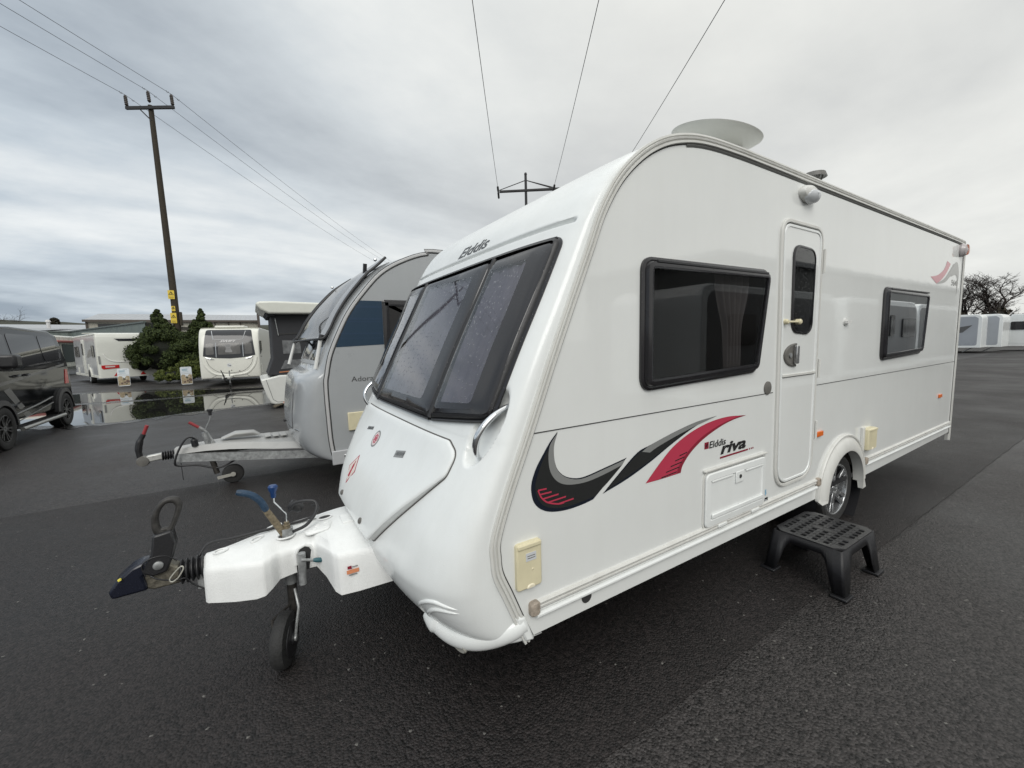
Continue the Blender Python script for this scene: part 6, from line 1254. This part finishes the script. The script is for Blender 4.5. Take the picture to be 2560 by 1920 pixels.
mb = MB(); mb.add([(-18.1, 70, 0), (.05, 70, 0), (.05, 70, 5.55), (-18.1, 70, 5.55)], [(0, 1, 2, 3)]); mb.add([(-18.1, 70, 0), (-18.1, 70, 5.55), (-19.0, 80, 7.0), (-19.9, 90, 5.55), (-19.9, 90, 0)], [(0, 1, 2, 3, 4)]); mb.add([(.05, 70, 0), (.05, 90, 0), (.05, 90, 5.55), (.05, 80, 7.0), (.05, 70, 5.55)], [(0, 1, 2, 3, 4)]); mb.build('wall', SHW, S1, smooth=False, recalc=False)
mb = MB(); mb.add([(-18.3, 69.7, 5.62), (.2, 69.7, 5.62), (.35, 80, 7.07), (-19.1, 80, 7.07), (-20.1, 90.3, 5.62), (.2, 90.3, 5.62)], [(0, 1, 2, 3), (3, 2, 5, 4)]); mb.build('roof', RFW, S1, smooth=False)
mb = MB(); mb.box(-18.35, .25, 69.6, 69.72, 5.38, 5.66); mb.build('gutter', TRD, S1, smooth=False)
for x in (-13.3, -5.2, -3.6, -2.2): mb = MB(); mb.box(x, x+.12, 69.88, 69.99, 0, 5.4); mb.build('downpipe', TRD, S1, smooth=False)
mb = MB(); mb.box(-17.05, -14.9, 69.93, 69.99, 4.55, 5.18); mb.build('window', BW, S1, smooth=False); mb = MB(); mb.box(-18.15, -17.95, 69.88, 69.99, 0, 5.4); mb.build('corner_flashing', TRD, S1, smooth=False)
mb = MB(); mb.box(-.05, .28, 69.2, 70.3, 0, 6.75); mb.build('end_pier', TRD, S1, smooth=False)
S2 = thing('shed', 'low shed with green grey corrugated cladding angled beside the bush', 'building', (-13, 53, 0))
mb = MB(); a = (-17.9, 63.6); b = (-8.2, 43.0); c = (-60, 66); mb.add([(c[0], c[1], 0), (a[0], a[1], 0), (b[0], b[1], 0), (b[0], b[1], 3.95), (a[0], a[1], 3.95), (c[0], c[1], 3.95)], [(0, 1, 4, 5), (1, 2, 3, 4)]); mb.build('wall', GRN, S2, smooth=False)
mb = MB(); mb.bar((a[0], a[1], 4.0), (b[0], b[1], 4.0), .2, .12); mb.bar((c[0], c[1], 4.0), (a[0], a[1], 4.0), .2, .12); mb.build('capping', mat('green_capping', (.10, .12, .115), .5), S2, smooth=False)
mb = MB(); mb.add([(a[0], a[1], 3.96), (b[0], b[1], 3.96), (b[0]+3, b[1]+14, 3.9), (a[0]+3, a[1]+8, 3.9)], [(0, 1, 2, 3)]); mb.build('roof', RFW, S2, smooth=False)
S3 = thing('warehouse', 'wide low building with a pale sloping roof and a small flue behind the black van', 'building', (-40, 82, 0))
mb = MB(); mb.box(-90, -20.0, 75, 89, 0, 4.3); mb.build('wall', SHW, S3, smooth=False); mb = MB(); mb.add([(-90, 74.6, 4.7), (-20.0, 74.6, 4.4), (-20.0, 90, 5.95), (-90, 90, 6.6)], [(0, 1, 2, 3)]); mb.build('roof', RFW, S3, smooth=False)
mb = MB(); mb.tube([(-24.2, 80, 4.9), (-24.2, 80, 5.9)], .2, 8); mb.lathe([(.3, 0), (.2, .25), (0, .3)], (-24.2, 80, 5.9), (0, 0, 1), 8); mb.build('flue', mat('flue_white', (.6, .6, .6), .4), S3)
mb = MB(); mb.add([(-30.5, 74.55, 4.60), (-23, 74.55, 4.56), (-21, 79, 5.02), (-29, 79, 5.06)], [(0, 1, 2, 3)]); mb.build('roof_patch', mat('roof_grey', (.3, .31, .32), .5), S3, smooth=False)
S4 = thing('warehouse', 'grey warehouse out of the frame on the right, mirrored in the caravan side', 'building', (50, -17, 0))
mb = MB(); mb.box(24, 80, -26, -14, 0, 6.6); mb.build('wall', mat('grey_cladding', (.20, .205, .20), .5, var=.1, vscale=.6), S4, smooth=False); mb = MB(); mb.box(23.6, 80.4, -26.4, -13.6, 6.6, 6.95); mb.build('roof', RFW, S4, smooth=False)
for x in (30, 44, 58): mb = MB(); mb.box(x, x+5, -14, -13.92, 0, 4.2); mb.build('door', TRD, S4, smooth=False)
# hill
mb = MB(); vs = []; rh = random.Random(11); NX = 90
for j in range(7):
    for i in range(NX+1):
        x = -420+i*560/NX; h = 16.7-2.4*sm(-90, -30, x)-6*sm(-20, 120, x)+1.0*math.sin(x*.03)+rh.uniform(-.25, .25)
        vs.append((x, 190+j*18, h*sm(0, 4, j)+ (0 if j < 5 else -.8*(j-4))-.05))
mb.add(vs, [(j*(NX+1)+i, j*(NX+1)+i+1, (j+1)*(NX+1)+i+1, (j+1)*(NX+1)+i) for j in range(6) for i in range(NX)]); o = mb.build('hill', mat('hill_heath', (.030, .032, .018), .9, var=.4, vscale=.08), ang=80); tag(o, 'low dark hill on the horizon at the left', 'hill', kind='structure')

# ------------------------------------------------------------------ plants
BARK = mat('winter_bark', (.028, .020, .016), .9, var=.3, vscale=3)
def tree(loc, H, spread, lab, seed, levels=6, trunks=1, grp=None, r0=.22, first=.28, up=.35):
    t = thing('bare_tree', lab, 'tree', loc, 0, grp); R_ = random.Random(seed); mt = MB(); mc = MB()
    def limb(mb, p, d, ln, r, lv):
        seg = 4 if lv < 2 else (3 if lv < 5 else 2); pts = [p]; q = Vector(p); dd = Vector(d)
        for i in range(seg):
            dd = (dd+Vector((R_.gauss(0, .16), R_.gauss(0, .16), R_.gauss(.02, .08)))).normalized(); q = q+dd*ln/seg; pts.append(tuple(q))
        mb.tube(pts, [r*(1-.42*i/seg) for i in range(seg+1)], 6 if lv < 2 else 3, caps=False)
        if lv >= levels: return
        n = 3 if lv > 0 else 4
        for i in range(n):
            a = R_.uniform(0, 2*PI); k = R_.uniform(.45, 1) if i else 1; b = Vector(pts[0]).lerp(q, k) if k < 1 else q
            if k < 1: b = Vector(pts[max(1, min(seg, int(k*seg)))])
            side_ = Vector((math.cos(a), math.sin(a), 0)); nd_ = (dd*R_.uniform(.55, .9)+side_*spread*R_.uniform(.5, 1.0)+Vector((0, 0, up*(1 if lv < 3 else .1)))).normalized()
            limb(mc, tuple(b), nd_, ln*R_.uniform(.62, .80), max(.012, r*.56), lv+1)
    for k in range(trunks): limb(mt, (loc[0]+k*.5, loc[1]+k*.3, 0), (R_.uniform(-.1, .1), R_.uniform(-.1, .1), 1), H*first, r0, 0)
    mt.build('trunk', BARK, t, ang=80, recalc=False); mc.build('crown', BARK, t, ang=80, recalc=False); return t
tree((71, 9.6, 0), 11.0, .95, 'broad bare winter tree above the far right caravans', 21, 7, 1, r0=.34)
tree((73, 12.6, 0), 10.6, .85, 'bare winter tree close behind the rear edge of the large caravan', 5, 7, 1, r0=.30)
tree((78, 6.6, 0), 9.6, .9, 'bare winter tree at the right edge of the picture', 9, 6, 1, r0=.28)
tree((-83.5, 252, 0), 19.0, .85, 'lone bare tree standing on the far hill', 3, 5, 1, r0=.5, first=.45)
tree((2.6, 62, 0), 5.0, .9, 'small bare tree between the warehouse and the folding camper', 13, 6, 1, r0=.12)
def leafmat(name, c1, c2):
    m = bpy.data.materials.new(name); m.use_nodes = True; t = m.node_tree; n = t.nodes; l = t.links; b = n['Principled BSDF']; b.inputs['Roughness'].default_value = .75; b.inputs['Specular IOR Level'].default_value = .2
    g = n.new('ShaderNodeNewGeometry'); no = n.new('ShaderNodeTexNoise'); no.inputs['Scale'].default_value = 2.2; l.new(g.outputs['Position'], no.inputs['Vector'])
    mm = n.new('ShaderNodeMath'); mm.operation = 'MULTIPLY_ADD'; l.new(g.outputs['Random Per Island'], mm.inputs[0]); mm.inputs[1].default_value = .6; 
    s_ = n.new('ShaderNodeMath'); s_.operation = 'MULTIPLY'; l.new(no.outputs[0], s_.inputs[0]); s_.inputs[1].default_value = .5; l.new(s_.outputs[0], mm.inputs[2])
    r = n.new('ShaderNodeValToRGB'); l.new(mm.outputs[0], r.inputs[0]); r.color_ramp.elements[0].position = .25; r.color_ramp.elements[1].position = .8; r.color_ramp.elements[0].color = (*c1, 1); r.color_ramp.elements[1].color = (*c2, 1)
    l.new(r.outputs[0], b.inputs['Base Color']); return m
LEAF = leafmat('dark_leaf', (.012, .020, .007), (.058, .078, .024)); LEAF2 = leafmat('bright_leaf', (.030, .045, .012), (.12, .14, .035))
def bush(lab, lobes, n, size, m, seed, loc, grp=None, name='evergreen_bush'):
    t = thing(name, lab, 'bush', loc, 0, grp); R_ = random.Random(seed); mb = MB(); vs = []; fs = []
    vol = [a[3]*a[4]*a[5] for a in lobes]; tot = sum(vol)
    sub = []
    for (x, y, z, a, b, c), v in zip(lobes, vol):      # clumps on every lobe give the ragged outline
        for _ in range(max(14, int(150*v/tot)+8)):
            th = R_.uniform(0, 2*PI); ph = math.acos(R_.uniform(-.5, 1)); q = Vector((x+a*.86*math.sin(ph)*math.cos(th), y+b*.86*math.sin(ph)*math.sin(th), z+c*.86*math.cos(ph)))
            sub.append((q, R_.uniform(.14, .26)*min(a, c)+.05))
    for i in range(n):
        q, r_ = R_.choice(sub); d = Vector((R_.gauss(0, 1), R_.gauss(0, 1), R_.gauss(0, 1))).normalized(); p = q+d*r_*R_.uniform(.55, 1.05)
        if p.z < .05: continue
        s_ = size*R_.uniform(.6, 1.3); u = (d.cross(Vector((R_.gauss(0, 1), R_.gauss(0, 1), R_.gauss(0, 1))))).normalized(); v = (d*.55+u.cross(d)).normalized()
        k = len(vs); vs += [p-u*s_*.3, p+v*s_*.45+u*s_*.0, p+u*s_*.3, p-v*s_*.55]; fs.append((k, k+1, k+2, k+3))
    mb.add(vs, fs); mb.build('foliage', m, t, smooth=False, recalc=False)
    if name == 'thicket': return t
    mb = MB()
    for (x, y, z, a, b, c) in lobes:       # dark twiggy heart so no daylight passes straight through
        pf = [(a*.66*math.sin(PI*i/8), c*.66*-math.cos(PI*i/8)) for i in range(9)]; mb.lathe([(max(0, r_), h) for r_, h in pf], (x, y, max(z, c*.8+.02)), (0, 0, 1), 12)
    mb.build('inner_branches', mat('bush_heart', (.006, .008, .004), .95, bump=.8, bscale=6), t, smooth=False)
    mb = MB(); mb.tube([(loc[0], loc[1], 0), (loc[0], loc[1], .6)], .09, 6); mb.build('stem', BARK, t); return t
bush('large dark rounded evergreen bush around the foot of the tall pole', [(-5.05, 27.6, 1.45, 1.55, 1.4, 1.35), (-4.2, 27.7, 1.2, 1.2, 1.1, 1.2), (-5.15, 27.8, 2.35, .80, .7, .85), (-5.2, 27.8, 2.95, .46, .4, .55), (-5.2, 27.8, 3.35, .24, .24, .36), (-5.18, 27.8, 3.62, .12, .12, .22), (-4.45, 27.9, 2.2, .7, .6, .75), (-5.95, 27.4, 1.2, .62, .7, .9)], 70000, .10, LEAF, 4, (-5.0, 27.7, 0))
bush('dark conical evergreen bush between the tall pole and the front-facing caravan', [(-3.35, 28.2, 1.6, .95, .9, 1.5), (-3.35, 28.2, 2.65, .60, .6, .70), (-3.34, 28.2, 3.15, .34, .34, .5), (-3.33, 28.2, 3.5, .17, .17, .34), (-3.32, 28.2, 3.75, .09, .09, .2), (-2.75, 28.4, 1.9, .55, .6, .95)], 36000, .10, LEAF, 8, (-3.3, 28.2, 0))
bush('low yellow green shrub in front of the large bush beside the right hand sign', [(-4.35, 25.4, .38, .95, .7, .38), (-3.75, 25.2, .55, .62, .6, .60), (-3.0, 25.0, .75, .42, .4, .75)], 16000, .08, LEAF2, 6, (-4.1, 25.4, 0), name='low_shrub')
for i, (x, z0, hh, ww) in enumerate(((-71.3, 13, 3.4, 3.2), (-56.5, 12.6, 3.4, 4.0), (-51.5, 12.6, 2.6, 3.0), (-47.5, 12.6, 3.8, 3.4), (-42, 12.6, 2.8, 3.6), (-36.5, 12.4, 3.3, 3.2))):
    bush(('dark rounded thicket next to the lone tree on the hill', 'leftmost thicket of the clump behind the pale roof', 'second thicket of the clump behind the pale roof', 'tallest thicket of the clump behind the pale roof', 'fourth thicket of the clump behind the pale roof', 'rightmost thicket of the clump, next to the warehouse roof')[i], [(x, 252, z0+hh*.5, ww*.5, 2, hh*.6)], 2600, .42, leafmat('hill_leaf', (.012, .012, .008), (.05, .045, .03)), 30+i, (x, 252, z0-1), 'thickets on the hill', 'thicket')
# hedge behind the far right row
mb = MB(); vs = []; fs = []; R_ = random.Random(2)
for i in range(9000):
    y = R_.uniform(-8, 16); p = Vector((66+R_.uniform(-.6, .6), y, abs(R_.gauss(0, 1))*.0+R_.uniform(.1, 3.25+.35*math.sin(y*1.7)+.2*math.sin(y*4.1)))); u = Vector((R_.gauss(0, 1), R_.gauss(0, 1), R_.gauss(0, 1))).normalized(); v = u.cross(Vector((R_.gauss(0, 1), R_.gauss(0, 1), .3))).normalized(); s_ = R_.uniform(.08, .2); k = len(vs); vs += [p-u*s_, p+v*s_*1.5, p+u*s_, p-v*s_*1.5]; fs.append((k, k+1, k+2, k+3))
mb.add(vs, fs); o = mb.build('hedge', leafmat('hedge_leaf', (.015, .014, .010), (.055, .045, .032)), smooth=False, recalc=False); tag(o, 'brown winter hedge behind the far right caravans', 'hedge')
# ------------------------------------------------------------------ pavement signs
def pavesign(x, y, lab, first=None):
    t = thing('pavement_sign', lab, 'sign', (x, y, 0), math.radians(8), 'pavement signs by the bush'); f = lambda u, v, wv: (u, -wv-.10*(v-.45)*0+.12*(v-.9)*-.0, v)
    F_ = lambda u, v, wv: (u, -.16+.14*(v/.86)-wv, v)
    o_ = rpoly([(-.21, .05), (.21, .05), (.21, .86), (-.21, .86)], .05)
    mb = MB(); mb.loft([(o_, -.02), (o_, .02)], F_, base=True); b_ = mb.build('front_board', mat('sign_white', (.60, .64, .67), .35), t, smooth=False)
    B_ = lambda u, v, wv: (u, .16-.14*(v/.86)+wv, v); mb = MB(); mb.loft([(o_, -.02), (o_, .02)], B_, base=True); mb.build('rear_board', MATS['sign_white'], t, smooth=False)
    mb = MB()
    for z, a, c in ((.76, -.15, .06), (.71, -.15, .05), (.64, -.13, .09)): stroke(mb, [(a, z), (c, z-.003)], .026 if z > .66 else .010, .024, F_)
    mb.build('print_blue', mat('print_blue', (.16, .30, .38), .4), b_, smooth=False)
    mb = MB(); stroke(mb, [(-.19, .59), (-.02, .565), (.20, .55)], .010, .024, F_); stroke(mb, [(0, .81), (.14, .81)], .008, .024, F_); mb.build('print_line', DECG, b_, smooth=False)
    mb = MB(); R_ = random.Random(4); flatpoly([(-.20, .08), (.20, .08), (.20, .50), (.10, .52), (.02, .40), (-.06, .50), (-.14, .52), (-.20, .46)], F_, .023, mat('picture_tan', (.30, .24, .15), .5, var=.5, vscale=14), 'picture', b_)
    for k in range(7):
        cx_, cz_, r_ = R_.uniform(-.14, .14), R_.uniform(.14, .44), R_.uniform(.03, .07)
        flatpoly([(cx_+r_*math.cos(a)*R_.uniform(.7, 1.2), cz_+r_*math.sin(a)*R_.uniform(.7, 1.2)) for a in [i*PI/5 for i in range(10)]], F_, .025+k*.001, mat('picture_%s' % ('brown', 'cream', 'dark')[k % 3], ((.10, .06, .045), (.45, .42, .36), (.04, .045, .03))[k % 3], .5), 'picture_patch', b_)
    return t
s1_ = pavesign(-6.18, 24.6, 'white pavement sign with picture in front of the rear-facing caravan'); s2_ = pavesign(-3.70, 23.1, 'white pavement sign with picture between the low shrub and the front-facing caravan')
